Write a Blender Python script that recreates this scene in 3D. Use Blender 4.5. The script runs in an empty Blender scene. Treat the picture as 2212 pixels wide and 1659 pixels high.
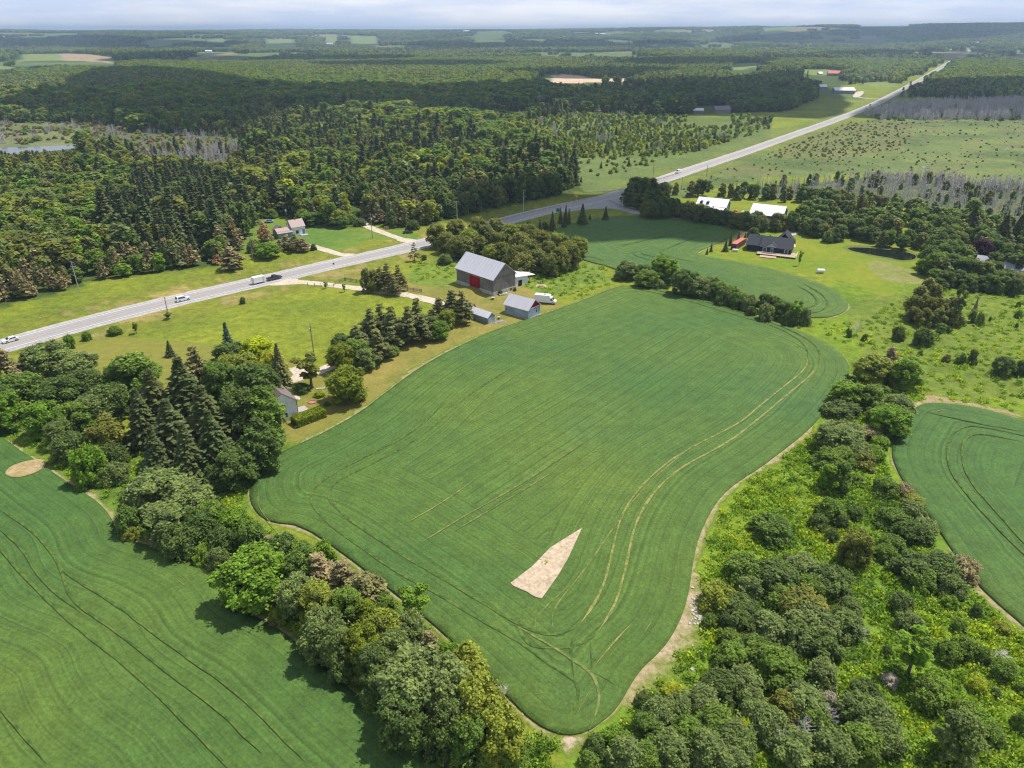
import bpy, math, random
import numpy as np
from mathutils import Vector, Matrix, geometry
R=math.radians; pi=math.pi
random.seed(7); rng=np.random.default_rng(7)
scene=bpy.context.scene; COL=scene.collection
# ---------------------------------------------------------------- camera
CAMH=86.0; PITCH=R(26.2); FPX=1551.0
cd=bpy.data.cameras.new('camera'); cam=bpy.data.objects.new('camera',cd); COL.objects.link(cam)
cam.location=(0,0,CAMH); cam.rotation_euler=(R(90)-PITCH,0,0)
cd.sensor_fit='HORIZONTAL'; cd.angle=2*math.atan(1106/FPX); cd.clip_start=1; cd.clip_end=120000
scene.camera=cam
# ---------------------------------------------------------------- light
SUN_EL=R(63); SUN_AZ=R(60)      # azimuth from +Y (ahead) towards +X (right)
sv=Vector((math.sin(SUN_AZ)*math.cos(SUN_EL),math.cos(SUN_AZ)*math.cos(SUN_EL),math.sin(SUN_EL)))
w=bpy.data.worlds.new('World'); scene.world=w; w.use_nodes=True
nt=w.node_tree; nt.nodes.clear()
out=nt.nodes.new('ShaderNodeOutputWorld'); bg=nt.nodes.new('ShaderNodeBackground')
sky=nt.nodes.new('ShaderNodeTexSky'); sky.sky_type='NISHITA'; sky.sun_disc=False
sky.sun_elevation=SUN_EL; sky.sun_rotation=SUN_AZ; sky.air_density=1.0; sky.dust_density=1.0; sky.ozone_density=1.5
tc=nt.nodes.new('ShaderNodeTexCoord'); mp=nt.nodes.new('ShaderNodeMapping'); mp.inputs['Scale'].default_value=(2.2,2.2,16)
nz=nt.nodes.new('ShaderNodeTexNoise'); nz.inputs['Scale'].default_value=2.2; nz.inputs['Detail'].default_value=6; nz.inputs['Roughness'].default_value=.55
cr=nt.nodes.new('ShaderNodeValToRGB'); cr.color_ramp.elements[0].position=.40; cr.color_ramp.elements[1].position=.62
cr.color_ramp.elements[0].color=(.05,.05,.05,1); cr.color_ramp.elements[1].color=(1,1,1,1)
sp=nt.nodes.new('ShaderNodeSeparateXYZ'); zr=nt.nodes.new('ShaderNodeValToRGB'); zr.color_ramp.elements[0].position=0; zr.color_ramp.elements[0].color=(1,1,1,1); zr.color_ramp.elements[1].position=.45; zr.color_ramp.elements[1].color=(.25,.25,.25,1)
ml=nt.nodes.new('ShaderNodeMath'); ml.operation='MULTIPLY'
mx=nt.nodes.new('ShaderNodeMixRGB'); mx.inputs[2].default_value=(10.9,11.1,11.8,1)
nt.links.new(tc.outputs['Generated'],mp.inputs['Vector']); nt.links.new(mp.outputs[0],nz.inputs['Vector'])
nt.links.new(nz.outputs['Fac'],cr.inputs[0]); nt.links.new(tc.outputs['Generated'],sp.inputs[0]); nt.links.new(sp.outputs['Z'],zr.inputs[0]); nt.links.new(cr.outputs[0],ml.inputs[0]); nt.links.new(zr.outputs[0],ml.inputs[1]); nt.links.new(ml.outputs[0],mx.inputs[0]); mh=nt.nodes.new('ShaderNodeMixRGB'); mh.inputs[2].default_value=(7.3,8.4,10.9,1); nt.links.new(sky.outputs[0],mh.inputs[1]); nt.links.new(zr.outputs[0],mh.inputs[0]); nt.links.new(mh.outputs[0],mx.inputs[1])
nt.links.new(mx.outputs[0],bg.inputs[0]); bg.inputs[1].default_value=.092; nt.links.new(bg.outputs[0],out.inputs[0])
ld=bpy.data.lights.new('sun','SUN'); ld.energy=4.9; ld.angle=R(.55); ld.color=(1,.955,.89)
lo=bpy.data.objects.new('sun',ld); COL.objects.link(lo); lo.rotation_euler=sv.to_track_quat('Z','Y').to_euler(); lo.location=sv*1500
vs=scene.view_settings; vs.view_transform='Standard'; vs.look='None'; vs.gamma=1; vs.exposure=0.08
cy=scene.cycles; cy.max_bounces=6; cy.diffuse_bounces=3; cy.glossy_bounces=2; cy.transmission_bounces=3; cy.transparent_max_bounces=6
cy.pixel_filter_type='BLACKMAN_HARRIS'; cy.filter_width=1.15; cy.volume_bounces=0; cy.use_denoising=True; cy.denoiser='OPENIMAGEDENOISE'; cy.denoising_input_passes='RGB_ALBEDO_NORMAL'; cy.denoising_prefilter='ACCURATE'; cy.sample_clamp_indirect=4
# ---------------------------------------------------------------- picture <-> place
SP,CP=math.sin(PITCH),math.cos(PITCH)
def g(x,y,h=0.0):
    a=(x-1106)/FPX; b=(829.5-y)/FPX; v=-SP+CP*b; t=(CAMH-h)/-v
    return (a*t,(CP+SP*b)*t)
def proj(X,Y,Z=0.0):
    dz=Z-CAMH; d=Y*CP-dz*SP; u=Y*SP+dz*CP
    return 1106+FPX*X/d, 829.5-FPX*u/d
CR={'D':(0,0,1/.632),'R1':(0,60,2.4578),'R2':(850,60,2.4578),'R3':(1700,60,2.4578),'R4':(2600,60,2.4578),
 'R5':(0,600,2.37),'R6':(850,600,2.37),'R7':(1700,600,2.37),'R8':(2600,600,2.37),
 'T1':(0,1200,2.2122),'T2':(850,1200,2.2122),'T3':(1700,1200,2.2122),'T4':(2600,1200,2.2122),
 'T5':(0,1900,2.2878),'T6':(850,1900,2.2878),'T7':(1700,1900,2.2878),'T8':(2600,1900,2.2878),
 'B1':(1500,820,4.916),'B2':(2450,700,5.53),'B3':(850,700,7.373),'B4':(2300,640,4.916),'B5':(900,1200,4.916),'B6':(2780,240,5.027),'B7':(600,880,3.687),'B8':(3050,780,4.916)}
def D(c,x,y):
    if c=='D': return (x,y)
    ox,oy,s=CR[c]; return ((ox+x/s)*.632,(oy+y/s)*.632)
def G(c,x,y,h=0.0): return g(*D(c,x,y),h)
def L(c,*pts): return [G(c,*p) for p in pts]
def L2(s):   # "R7 460,440 620,390 ..." -> world points
    o=[];c='D'
    for t in s.split():
        if ',' in t: a,b=t.split(','); o.append(G(c,float(a),float(b)))
        else: c=t
    return o
def PX(s):
    o=[];c='D'
    for t in s.split():
        if ',' in t: a,b=t.split(','); o.append(D(c,float(a),float(b)))
        else: c=t
    return np.array(o)
def inpoly(x,y,P):
    x=np.asarray(x,float); y=np.asarray(y,float); r=np.zeros(x.shape,bool); n=len(P)
    for i in range(n):
        x1,y1=P[i]; x2,y2=P[i-1]
        c=((y1>y)!=(y2>y))&(x<(x2-x1)*(y-y1)/((y2-y1) if y2!=y1 else 1e-9)+x1); r^=c
    return r
def polydist(x,y,P,closed=True):
    d=np.full(np.shape(x),1e9); n=len(P)
    for i in range(n if closed else n-1):
        x1,y1=P[i]; x2,y2=P[(i+1)%n]; dx,dy=x2-x1,y2-y1; l=dx*dx+dy*dy+1e-9
        t=np.clip(((x-x1)*dx+(y-y1)*dy)/l,0,1); d=np.minimum(d,np.hypot(x-x1-t*dx,y-y1-t*dy))
    return d
_tab=np.random.default_rng(3).random((256,256))
def vn(x,y,sd=0):
    x=np.asarray(x,float)+sd*37.3; y=np.asarray(y,float)+sd*11.7
    xi=np.floor(x).astype(int); yi=np.floor(y).astype(int); fx=x-xi; fy=y-yi
    fx=fx*fx*(3-2*fx); fy=fy*fy*(3-2*fy); T=lambda a,b:_tab[a%256,b%256]
    return (T(xi,yi)*(1-fx)+T(xi+1,yi)*fx)*(1-fy)+(T(xi,yi+1)*(1-fx)+T(xi+1,yi+1)*fx)*fy
def fbm(x,y,sd=0,o=3):
    s=0;a=.5;t=0
    for i in range(o): s=s+a*vn(x*2**i,y*2**i,sd+i); t+=a; a*=.5
    return s/t
def sst(a,b,x):
    t=np.clip((x-a)/(b-a),0,1); return t*t*(3-2*t)
def hgt(X,Y):
    X=np.asarray(X,float); Y=np.asarray(Y,float); r=np.hypot(X,Y); az=np.arctan2(X,Y)
    k=sst(1700,3600,r)*(1-.55*sst(4500,8000,r))
    h=k*((fbm(X/2300,Y/1300,1)-.5)*56+(fbm(X/600,Y/420,5)-.5)*20)
    h=h+sst(3800,7800,r)*(76+(fbm(X/3000,Y/1500,9)-.5)*30)
    h=h+sst(3800,7800,r)*sst(-.15,.62,az)*(50+(fbm(az*9,r/3000,12)-.5)*18)
    return h
def smooth(P,closed=True,it=2):
    P=[tuple(p) for p in P]
    for _ in range(it):
        Q=[]; n=len(P)
        for i in range(n if closed else n-1):
            a=P[i];b=P[(i+1)%n]; Q+= [(a[0]*.75+b[0]*.25,a[1]*.75+b[1]*.25),(a[0]*.25+b[0]*.75,a[1]*.25+b[1]*.75)]
        if not closed: Q=[P[0]]+Q+[P[-1]]
        P=Q
    return P
def resample(P,step,closed=False):
    P=[Vector(p) for p in P]
    if closed: P=P+[P[0]]
    out=[P[0].copy()]; acc=0
    for a,b in zip(P,P[1:]):
        l=(b-a).length
        if l<1e-9: continue
        t=step-acc
        while t<l: out.append(a.lerp(b,t/l)); t+=step
        acc=l-(t-step)
    if not closed: out.append(P[-1])
    return [tuple(p) for p in out]
# ---------------------------------------------------------------- tagging
def tag(o,label=None,cat=None,group=None,kind=None):
    if label: o['label']=label
    if cat: o['category']=cat
    if group: o['group']=group
    if kind: o['kind']=kind
    return o
def link(o,parent=None):
    COL.objects.link(o)
    if parent: o.parent=parent
    return o
def empty(name,loc,rz=0.0,label=None,cat=None,group=None):
    o=bpy.data.objects.new(name,None); o.empty_display_size=.5; link(o); o.location=loc; o.rotation_euler=(0,0,rz)
    return tag(o,label,cat,group)
def mesh_np(name,V,F,mats,fm=None,smoothf=False):
    """V (n,3) array, F (m,k) array, all faces of k corners"""
    V=np.asarray(V,np.float32); F=np.asarray(F,np.int32); me=bpy.data.meshes.new(name)
    k=F.shape[1]; me.vertices.add(len(V)); me.vertices.foreach_set('co',V.ravel())
    me.loops.add(F.size); me.loops.foreach_set('vertex_index',F.ravel())
    me.polygons.add(len(F)); me.polygons.foreach_set('loop_start',np.arange(0,F.size,k,dtype=np.int32))
    me.polygons.foreach_set('loop_total',np.full(len(F),k,np.int32))
    for m in mats: me.materials.append(m)
    if fm is not None: me.polygons.foreach_set('material_index',np.asarray(fm,np.int32))
    if smoothf: me.polygons.foreach_set('use_smooth',np.ones(len(F),bool))
    me.update(calc_edges=True); return me
def attr(me,name,vals,typ='FLOAT',dom='POINT'):
    a=me.attributes.new(name,typ,dom)
    v=np.asarray(vals,np.float32)
    a.data.foreach_set('color' if typ=='FLOAT_COLOR' else ('vector' if typ=='FLOAT_VECTOR' else 'value'),v.ravel())
class MB:
    def __init__(s): s.v=[];s.f=[];s.m=[];s.M=Matrix();s.mi=0
    def av(s,pts): n=len(s.v); s.v+=[tuple(s.M@Vector(p)) for p in pts]; return n
    def face(s,pts): n=s.av(pts); s.f.append(tuple(range(n,n+len(pts)))); s.m.append(s.mi)
    def box(s,x0,y0,z0,x1,y1,z1):
        n=s.av([(x0,y0,z0),(x1,y0,z0),(x1,y1,z0),(x0,y1,z0),(x0,y0,z1),(x1,y0,z1),(x1,y1,z1),(x0,y1,z1)])
        for q in ((0,3,2,1),(4,5,6,7),(0,1,5,4),(1,2,6,5),(2,3,7,6),(3,0,4,7)): s.f.append(tuple(n+i for i in q)); s.m.append(s.mi)
    def prism(s,prof,axis,a,b):
        """closed profile extruded between a and b; axis 'x': prof=(y,z); 'y': prof=(x,z); 'z': prof=(x,y)"""
        f={'x':lambda p,t:(t,p[0],p[1]),'y':lambda p,t:(p[0],t,p[1]),'z':lambda p,t:(p[0],p[1],t)}[axis]
        k=len(prof); n=s.av([f(p,a) for p in prof]+[f(p,b) for p in prof])
        s.f.append(tuple(n+i for i in range(k))[::-1]); s.f.append(tuple(n+k+i for i in range(k))); s.m+=[s.mi]*2
        for i in range(k): j=(i+1)%k; s.f.append((n+i,n+j,n+k+j,n+k+i)); s.m.append(s.mi)
    def tube(s,pts,rad,k=6,cap=True):
        pts=[Vector(p) for p in pts]; rad=rad if isinstance(rad,(list,tuple)) else [rad]*len(pts); rings=[]
        for i,p in enumerate(pts):
            d=(pts[min(i+1,len(pts)-1)]-pts[max(i-1,0)]).normalized(); a=d.orthogonal().normalized() if abs(d.z)<.999 else Vector((1,0,0)); b=d.cross(a)
            rings.append(s.av([p+(a*math.cos(2*pi*j/k)+b*math.sin(2*pi*j/k))*rad[i] for j in range(k)]))
        for r0,r1 in zip(rings,rings[1:]):
            for j in range(k): s.f.append((r0+j,r0+(j+1)%k,r1+(j+1)%k,r1+j)); s.m.append(s.mi)
        if cap:
            s.f.append(tuple(rings[0]+j for j in range(k))[::-1]); s.f.append(tuple(rings[-1]+j for j in range(k))); s.m+=[s.mi]*2
    def mesh(s,name,mats):
        me=bpy.data.meshes.new(name); me.from_pydata(s.v,[],s.f)
        for m in (mats if isinstance(mats,(list,tuple)) else [mats]): me.materials.append(m)
        me.polygons.foreach_set('material_index',s.m); me.update(); return me
    def build(s,name,mats,parent=None,**kw):
        o=bpy.data.objects.new(name,s.mesh(name,mats)); link(o,parent); return tag(o,**kw)
# ---------------------------------------------------------------- materials
class N:
    def __init__(s,name):
        s.m=bpy.data.materials.new(name); s.m.use_nodes=True; s.t=s.m.node_tree; s.t.nodes.clear()
        s.out=s.n('OutputMaterial')
    def n(s,t,**kw):
        q=s.t.nodes.new('ShaderNode'+t)
        for k,v in kw.items():
            if k.startswith('_'): setattr(q,k[1:],v)
            else:
                i=q.inputs[int(k[1:])] if k[0]=='i' and k[1:].isdigit() else q.inputs[k.replace('_',' ')]
                if hasattr(v,'is_output') or hasattr(v,'links'): s.t.links.new(v,i)
                else: i.default_value=v
        return q
    def lk(s,a,b): s.t.links.new(a,b)
    def noise(s,scale,detail=3,vec=None,rough=.5):
        q=s.n('TexNoise'); q.inputs['Scale'].default_value=scale; q.inputs['Detail'].default_value=detail; q.inputs['Roughness'].default_value=rough
        if vec is not None: s.lk(vec,q.inputs['Vector'])
        return q.outputs['Fac']
    def ramp(s,f,stops):
        q=s.n('ValToRGB'); e=q.color_ramp.elements
        while len(e)<len(stops): e.new(.5)
        for i,(p,c) in enumerate(stops): e[i].position=p; e[i].color=(c,c,c,1) if not hasattr(c,'__len__') else (*c[:3],1)
        s.lk(f,q.inputs[0]); return q.outputs[0]
    def mix(s,f,a,b,mode='MIX'):
        q=s.n('MixRGB'); q.blend_type=mode
        for v,i in ((f,0),(a,1),(b,2)):
            if hasattr(v,'links'): s.lk(v,q.inputs[i])
            else: q.inputs[i].default_value=v if i==0 else (*v[:3],1)
        return q.outputs[0]
    def math(s,op,a,b=0.0,clamp=False):
        q=s.n('Math'); q.operation=op; q.use_clamp=clamp
        for v,i in ((a,0),(b,1)):
            if hasattr(v,'links'): s.lk(v,q.inputs[i])
            else: q.inputs[i].default_value=v
        return q.outputs[0]
    def at(s,name,typ='GEOMETRY'):
        q=s.n('Attribute'); q.attribute_name=name; q.attribute_type=typ; return q
    def pos(s): return s.n('NewGeometry').outputs['Position']
    def bump(s,h,st=.5,dist=.1):
        q=s.n('Bump'); q.inputs['Strength'].default_value=st; q.inputs['Distance'].default_value=dist; s.lk(h,q.inputs['Height']); return q.outputs['Normal']
    def prin(s,col,rough=.8,spec=.3,metal=0,normal=None):
        q=s.n('BsdfPrincipled')
        for v,k in ((col,'Base Color'),(rough,'Roughness')):
            if hasattr(v,'links'): s.lk(v,q.inputs[k])
            else: q.inputs[k].default_value=(*v[:3],1) if k=='Base Color' else v
        q.inputs['Specular IOR Level'].default_value=spec; q.inputs['Metallic'].default_value=metal
        if normal is not None: s.lk(normal,q.inputs['Normal'])
        s.lk(q.outputs[0],s.out.inputs[0]); return q
def flat(name,c,rough=.7,spec=.3,metal=0,var=.12,scale=1.5):
    """painted / plain surface with slight dirt variation"""
    q=N(name); f=q.noise(scale,4,q.n('TexCoord').outputs['Object']); v=q.ramp(f,[(.3,1-var),(.7,1+var*.4)])
    q.prin(q.mix(1,c,v,'MULTIPLY'),rough,spec,metal); return q.m
def leafmat(name,cols,trans=.42,tone=.5,spec=.18):
    q=N(name); oi=q.n('ObjectInfo').outputs['Random']
    n=len(cols); cols=list(cols)*(2 if n==1 else 1); n=len(cols); base=q.ramp(oi,[((i+.5)/n,c) for i,c in enumerate(cols)])
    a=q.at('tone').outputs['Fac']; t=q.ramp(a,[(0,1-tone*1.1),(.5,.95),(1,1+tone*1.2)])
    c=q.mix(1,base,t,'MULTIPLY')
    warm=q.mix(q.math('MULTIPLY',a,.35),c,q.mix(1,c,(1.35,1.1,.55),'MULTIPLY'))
    p=q.prin(q.mix(1,warm,(1.7,1.7,1.6),'MULTIPLY'),.6,spec); tr=q.n('BsdfTranslucent'); q.lk(q.mix(1,warm,(2.3,2.3,.7),'MULTIPLY'),tr.inputs['Color'])
    m=q.n('MixShader'); m.inputs[0].default_value=trans; q.lk(p.outputs[0],m.inputs[1]); q.lk(tr.outputs[0],m.inputs[2]); q.lk(m.outputs[0],q.out.inputs[0])
    return q.m
def grass(name,cA,cB,cC=None,s1=.02,s2=.25,rough=.9,bumpd=.35,tuft=1.2,fine=.35):
    q=N(name); P=q.pos()
    a=q.ramp(q.noise(s1,4,P),[(.35,0),(.65,1)]); c=q.mix(a,cA,cB)
    if cC: c=q.mix(q.ramp(q.noise(s1*3.1,5,P,.6),[(.52,0),(.7,1)]),c,cC)
    f=q.noise(s2,6,P,.7); c=q.mix(1,c,q.ramp(f,[(.3,1-fine),(.7,1+fine)]),'MULTIPLY')
    t=q.noise(tuft,5,P,.75); c=q.mix(1,c,q.ramp(t,[(.3,1-fine*.9),(.7,1+fine*.9)]),'MULTIPLY')
    q.prin(c,rough,.12,normal=q.bump(t,.7,bumpd)); return q.m
# ---------------------------------------------------------------- road line and clearings (traced as places on the ground)
ROAD=smooth(L2('D -260,828 -120,783 18,742 200,691 395,641 ')[0:0]+[g(*p) for p in [(-400,868),(-200,806),(0,749),(150,707),(300,668),(450,633),(600,599),(700,575),(800,553),(900,530),(1000,503),(1100,475),(1180,455),(1250,440),(1310,427),(1360,413),(1410,396),(1500,364),(1600,332),(1700,296),(1800,261),(1880,230),(1930,204),(1960,188),(1992,170)]],False,2)
_a,_b=Vector(ROAD[-6]),Vector(ROAD[-1]); _d=(_b-_a).normalized()
ROAD=ROAD+[tuple(_b+_d*t) for t in (300,700,1200,2000,3000,4200)]
SIDE=smooth(L2('D 1300,431 1330,440 1390,460 1440,470 1500,478'),False,2)
MAIN=smooth(L2('D 1330,620 1380,618 1440,628 1520,650 1600,672 1680,700 1745,722 1792,746 1824,772 1837,800 1827,832 1802,864 1770,905 1735,940 1690,975 1640,1013 1590,1044 1555,1075 1530,1115 1508,1165 1497,1215 1490,1270 1478,1320 1455,1370 1425,1410 1385,1445 1362,1480 1345,1512 1322,1543 1300,1560 1278,1578 1240,1590 1200,1586 1150,1560 1090,1500 1020,1430 960,1370 900,1320 830,1265 740,1195 650,1135 585,1130 555,1110 540,1080 541,1050 552,1018 590,988 660,955 700,937 780,892 830,852 900,800 960,765 1060,717 1180,678 1260,650'),True,1)
LEFT=smooth(L2('D -420,715 -300,790 -100,885 0,941 37,970 71,992 100,1012 123,1028 160,1053 200,1078 223,1097 243,1123 257,1160 286,1172 343,1186 400,1213 431,1228 470,1268 490,1300 530,1325 584,1350 628,1380 664,1412 775,1507 813,1534 921,1617 965,1660 1060,1760')+[(8,50),(60,-90),(-380,-90),(-460,120)],True,1)
RIGHT=smooth(L2('D 1980,878 2015,872 2072,876 2129,887 2212,910 2500,985 2800,1200 2700,1600 2300,1440 2212,1353 2182,1328 2149,1300 2110,1262 2100,1234 2066,1204 2043,1170 2023,1138 1992,1095 1972,1067 1949,1038 1935,1010 1925,981 1932,941 1957,905'),True,1)
TOP=smooth(L2('D 1197,496 1240,483 1301,470 1346,466 1421,471 1528,480 1581,486 1600,494 1581,512 1541,531 1512,542 1506,549 1533,557 1581,564 1643,577 1696,590 1750,606 1790,622 1817,638 1833,656 1830,671 1812,681 1787,687 1758,687 1720,690 1650,668 1600,655 1540,638 1450,618 1390,604 1350,592 1325,581 1301,573 1272,567 1245,556 1210,530 1190,510'),True,1)
FAR_CLEAR=[PX(s) for s in ('R1 120,395 230,312 320,308 590,318 960,344 955,388 700,372 400,370 ','R1 -80,412 0,410 137,414 100,440 -80,446',
 'R1 1235,268 1260,240 1445,240 1445,256','R1 1650,312 1650,292 1980,284 1985,305 ','R2 130,255 160,235 400,232 400,248','R2 845,220 1090,220 1095,245 850,240','R2 640,222 750,222 750,240 640,238',
 'R3 228,548 340,510 480,478 560,475 700,490 830,512 1000,508 1300,512 1412,528 1100,540 800,545 640,552','R4 330,455 350,440 540,438 735,462 640,490 420,482',
 'R4 840,545 1000,545 1130,560 1110,590 1000,580 870,570','R4 795,200 870,178 1210,180 1210,192 900,208','R4 0,195 270,190 270,210 0,212','R4 1520,290 1600,275 1890,282 1890,294','R4 1080,268 1300,268 1300,276',
 'R3 1970,440 1975,395 2212,385 2212,410 2060,440','R1 1700,245 1890,230 1890,245','R2 60,300 160,300 160,308','R3 1550,262 1900,262 1900,268','R3 95,235 390,225 390,238','R2 1890,215 2150,205 2150,225 1890,235',
 'R4 500,600 850,615 860,700 640,680 480,660','R1 700,920 60,940 0,965 0,935 250,890 460,900','R2 770,610 840,598 840,628 780,628')]
WATER=PX('D -140,319 0,319 60,317.5 120,315 168,312 170,319 110,327 60,332 0,333 -140,332')
Z=dict(
 swamp=PX('R3 180,880 650,800 1500,825 2300,840 2300,1060 1700,1200 640,1190 300,1120 200,1000'),
 marshl=PX('R3 560,1180 1700,1150 2500,900 1270,1400 800,1490 640,1400 400,1345 640,1310'),
 marshr=PX('R4 -900,1500 -200,1210 700,880 1200,850 2900,850 2900,1460 2212,1425 1500,1370 900,1320 0,1350 -900,1560'),
 scrubr=PX('R4 100,1100 700,880 1300,880 1200,1120 500,1180 100,1190'),
 deadr=PX('D 1570,412 1650,402 1880,385 2030,392 2400,425 2400,530 2212,505 2080,470 1950,450 1800,430 1640,425'),
 deadr2=PX('R4 800,790 1100,740 2900,690 2900,880 1000,860'),
 wetl=PX('D -200,270 60,266 200,266 330,290 520,300 540,325 420,330 170,318 0,322 -200,325'),
 grayl=PX('D 180,285 330,283 520,300 560,330 480,372 300,360 200,325'),
 spruce=PX('D 200,545 230,440 300,400 400,385 500,390 548,430 545,500 500,545 440,560 300,580 230,590'),
 roadpine=PX('D -120,650 40,540 120,520 205,545 300,575 440,560 500,540 545,500 560,545 480,575 330,600 200,625 0,668 -120,700'),
 olive=PX('D -200,345 200,325 500,345 620,380 600,420 430,380 300,395 100,400 -200,420'),
 plant=PX('D 700,450 740,410 900,405 1180,400 1280,420 1170,455 1000,478 900,480 790,470'),
 graymid=PX('D 796,482 810,440 900,430 930,455 925,485 870,500'),
 groveline=PX('D 1340,470 1350,425 1385,395 1430,405 1480,430 1660,455 1730,490 1660,515 1560,487 1430,470'))
FOREST_FRONT=PX('D -300,740 -150,708 0,668 60,648 130,632 200,610 300,592 380,582 445,577 490,562 520,548 532,520 548,475 600,462 650,478 708,491 785,490 793,468 800,482 870,497 924,484 990,479 1044,470 1105,462 1190,440 1250,425 1282,417 1240,398 1180,383 1230,350 1218,290 1400,250 1700,240 1900,150 2400,100 2400,60 -300,60')
NEAR_RIGHT=PX('D 1380,395 1460,418 1600,425 1760,430 1900,452 2000,470 2100,490 2400,545 2400,650 2212,636 2120,628 2040,625 1990,600 1985,575 2010,545 1990,525 1890,520 1830,515 1800,500 1760,510 1700,495 1640,505 1610,490 1540,480 1440,470 1350,455')
RD=np.array(ROAD)
ROADM=MAIN
# ---------------------------------------------------------------- terrain sheet
def build_ground():
    azs=np.concatenate([np.arange(-180,-62,4.0),np.arange(-62,62.01,.3),np.arange(66,180,4.0)]); azs=np.radians(azs)
    rs=[0.0,15.0]
    while rs[-1]<19000: rs.append(rs[-1]*1.0165+.4)
    rs=np.array(rs[1:]); na,nr=len(azs),len(rs)
    A,Rr=np.meshgrid(azs,rs); X=(Rr*np.sin(A)).ravel(); Y=(Rr*np.cos(A)).ravel(); Zh=hgt(X,Y)
    V=np.stack([X,Y,Zh],1); V=np.vstack([V,[[0,0,0]]]); c=len(V)-1
    i=np.arange(nr-1)[:,None]*na; j=np.arange(na)[None,:]; j2=(j+1)%na
    F=np.stack([i+j,i+j2,i+na+j2,i+na+j],-1).reshape(-1,4)[:,::-1]
    F2=np.stack([j[0],j2[0],np.full(na,c),np.full(na,c)],1)
    X=np.append(X,0);Y=np.append(Y,0);r=np.hypot(X,Y)
    inf=(Y>20); px,py=np.where(inf,proj(X,np.maximum(Y,20),0)[0],-9e3),np.where(inf,proj(X,np.maximum(Y,20),0)[1],9e3)
    col=np.tile([.188,.232,.026],(len(X),1)).astype(float)
    def paint(mask,c,k=1.0):
        m=(np.asarray(mask,float)*k)[:,None]; col[:]=col*(1-m)+np.array(c)*m
    j1=(fbm(X/14,Y/14,21)-.5)*9; jj=(fbm(X/14,Y/14,27)-.5)*5
    qx,qy=px+j1,py+jj
    P=lambda s:inpoly(qx,qy,PX(s))
    paint(P('D 1280,1700 1180,1600 1500,1000 1750,700 1830,560 2600,560 2600,1700'),(.150,.230,.022))
    paint(P('D 1500,1280 1900,760 2000,800 2240,1700 1180,1700'),(.155,.245,.028),.8)
    paint(P('D -100,900 60,920 240,1060 260,960 420,980 560,960 640,930 640,1000 540,1120 740,1200 1000,1410 1150,1600 1150,1700 900,1700 600,1400 260,1200 100,1060 -100,990'),(.115,.195,.026),.85)  # hedgerow grass, darker green with the hedge's shade painted in
    paint(P('D 1820,660 1990,620 2600,640 2600,900 1900,850'),(.150,.205,.032))
    paint(P('D 880,585 930,540 1290,560 1320,610 1180,640 1120,610 900,640'),(.155,.222,.035))
    fy=inf&(r>300)
    paint(inf&inpoly(qx,qy,FOREST_FRONT),(.07,.105,.025))
    paint(inpoly(qx,qy,Z['swamp']),(.12,.165,.042)); paint(inpoly(qx,qy,Z['marshl']),(.135,.185,.055))
    paint(inpoly(qx,qy,Z['marshr']),(.128,.178,.055)); m=fbm(X/50,Y/26,31); m2=fbm(X/22,Y/16,36); paint(inpoly(qx,qy,Z['marshr'])&(m>.54),(.160,.200,.062),.8); paint(inpoly(qx,qy,Z['marshr'])&(m<.43),(.095,.135,.040),.75); paint(inpoly(qx,qy,Z['marshr'])&(m2>.60),(.17,.155,.075),.55); paint(inpoly(qx,qy,Z['scrubr']),(.15,.155,.06),.7)
    paint(inpoly(qx,qy,Z['deadr']),(.11,.13,.065)); paint(inpoly(qx,qy,Z['wetl']),(.165,.19,.075)); paint(inpoly(qx,qy,Z['grayl']),(.12,.13,.06))
    rd=polydist(X,Y,ROAD,False)
    paint((rd<22)&(r<440)&inf,(.178,.20,.030),.8); paint((rd<20)&(r>=440)&(r<1700)&inf,(.150,.185,.045),.5)
    paint((rd<16)&(fbm(X/9,Y/9,44)>.60)&(px<1000)&inf,(.34,.26,.12),.6)
    far=sst(2300,3200,r)
    ff=fbm(X/420,Y/900,51,2); fld=(ff>.595)&(r>2500)
    fcol=np.where((fbm(X/600,Y/700,61,2)>.6)[:,None],[[.26,.22,.11]],[[.125,.175,.052]])
    col[:]=np.where((far>.5)[:,None],[[.05,.08,.026]],col)
    col[:]=np.where(fld[:,None],fcol,col)
    for k,Pz in enumerate(FAR_CLEAR):
        s=inpoly(px,py,Pz)
        col[s]=(.19,.25,.07) if k<17 else (.125,.17,.052)
        if k==0: s2=s&(px>132)&(px<242)&(py>100); col[s2]=(.36,.28,.17)
        if k==7: s2=s&(px>1195); col[s2]=np.where((fbm(X/40,Y/90,19)>.42)[s2][:,None],[[.62,.46,.33]],[[.20,.24,.08]])
    hid=np.zeros(len(X)); 
    me=mesh_np('ground',V,F,[],None,True)
    # centre fan
    me2=None
    attr(me,'col',np.column_stack([col,np.ones(len(col))]),'FLOAT_COLOR')
    q=N('ground'); Pp=q.pos(); c=q.at('col').outputs['Color']
    n1=q.noise(.035,5,Pp,.6); c=q.mix(1,c,q.ramp(n1,[(.35,(.80,.84,.9)),(.65,(1.22,1.12,1.0))]),'MULTIPLY')
    n2=q.noise(.33,6,Pp,.72); c=q.mix(1,c,q.ramp(n2,[(.32,.66),(.68,1.3)]),'MULTIPLY')
    n3=q.noise(1.6,5,Pp,.75); c=q.mix(1,c,q.ramp(n3,[(.32,.72),(.68,1.26)]),'MULTIPLY')
    q.prin(c,.92,.1,normal=q.bump(n2,.6,.6)); me.materials.append(q.m)
    o=bpy.data.objects.new('ground',me); link(o); tag(o,kind='structure')
    b=MB(); b.face([(-60,-60,-.05),(60,-60,-.05),(60,60,-.05),(-60,60,-.05)])
    return o
build_ground()
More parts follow.
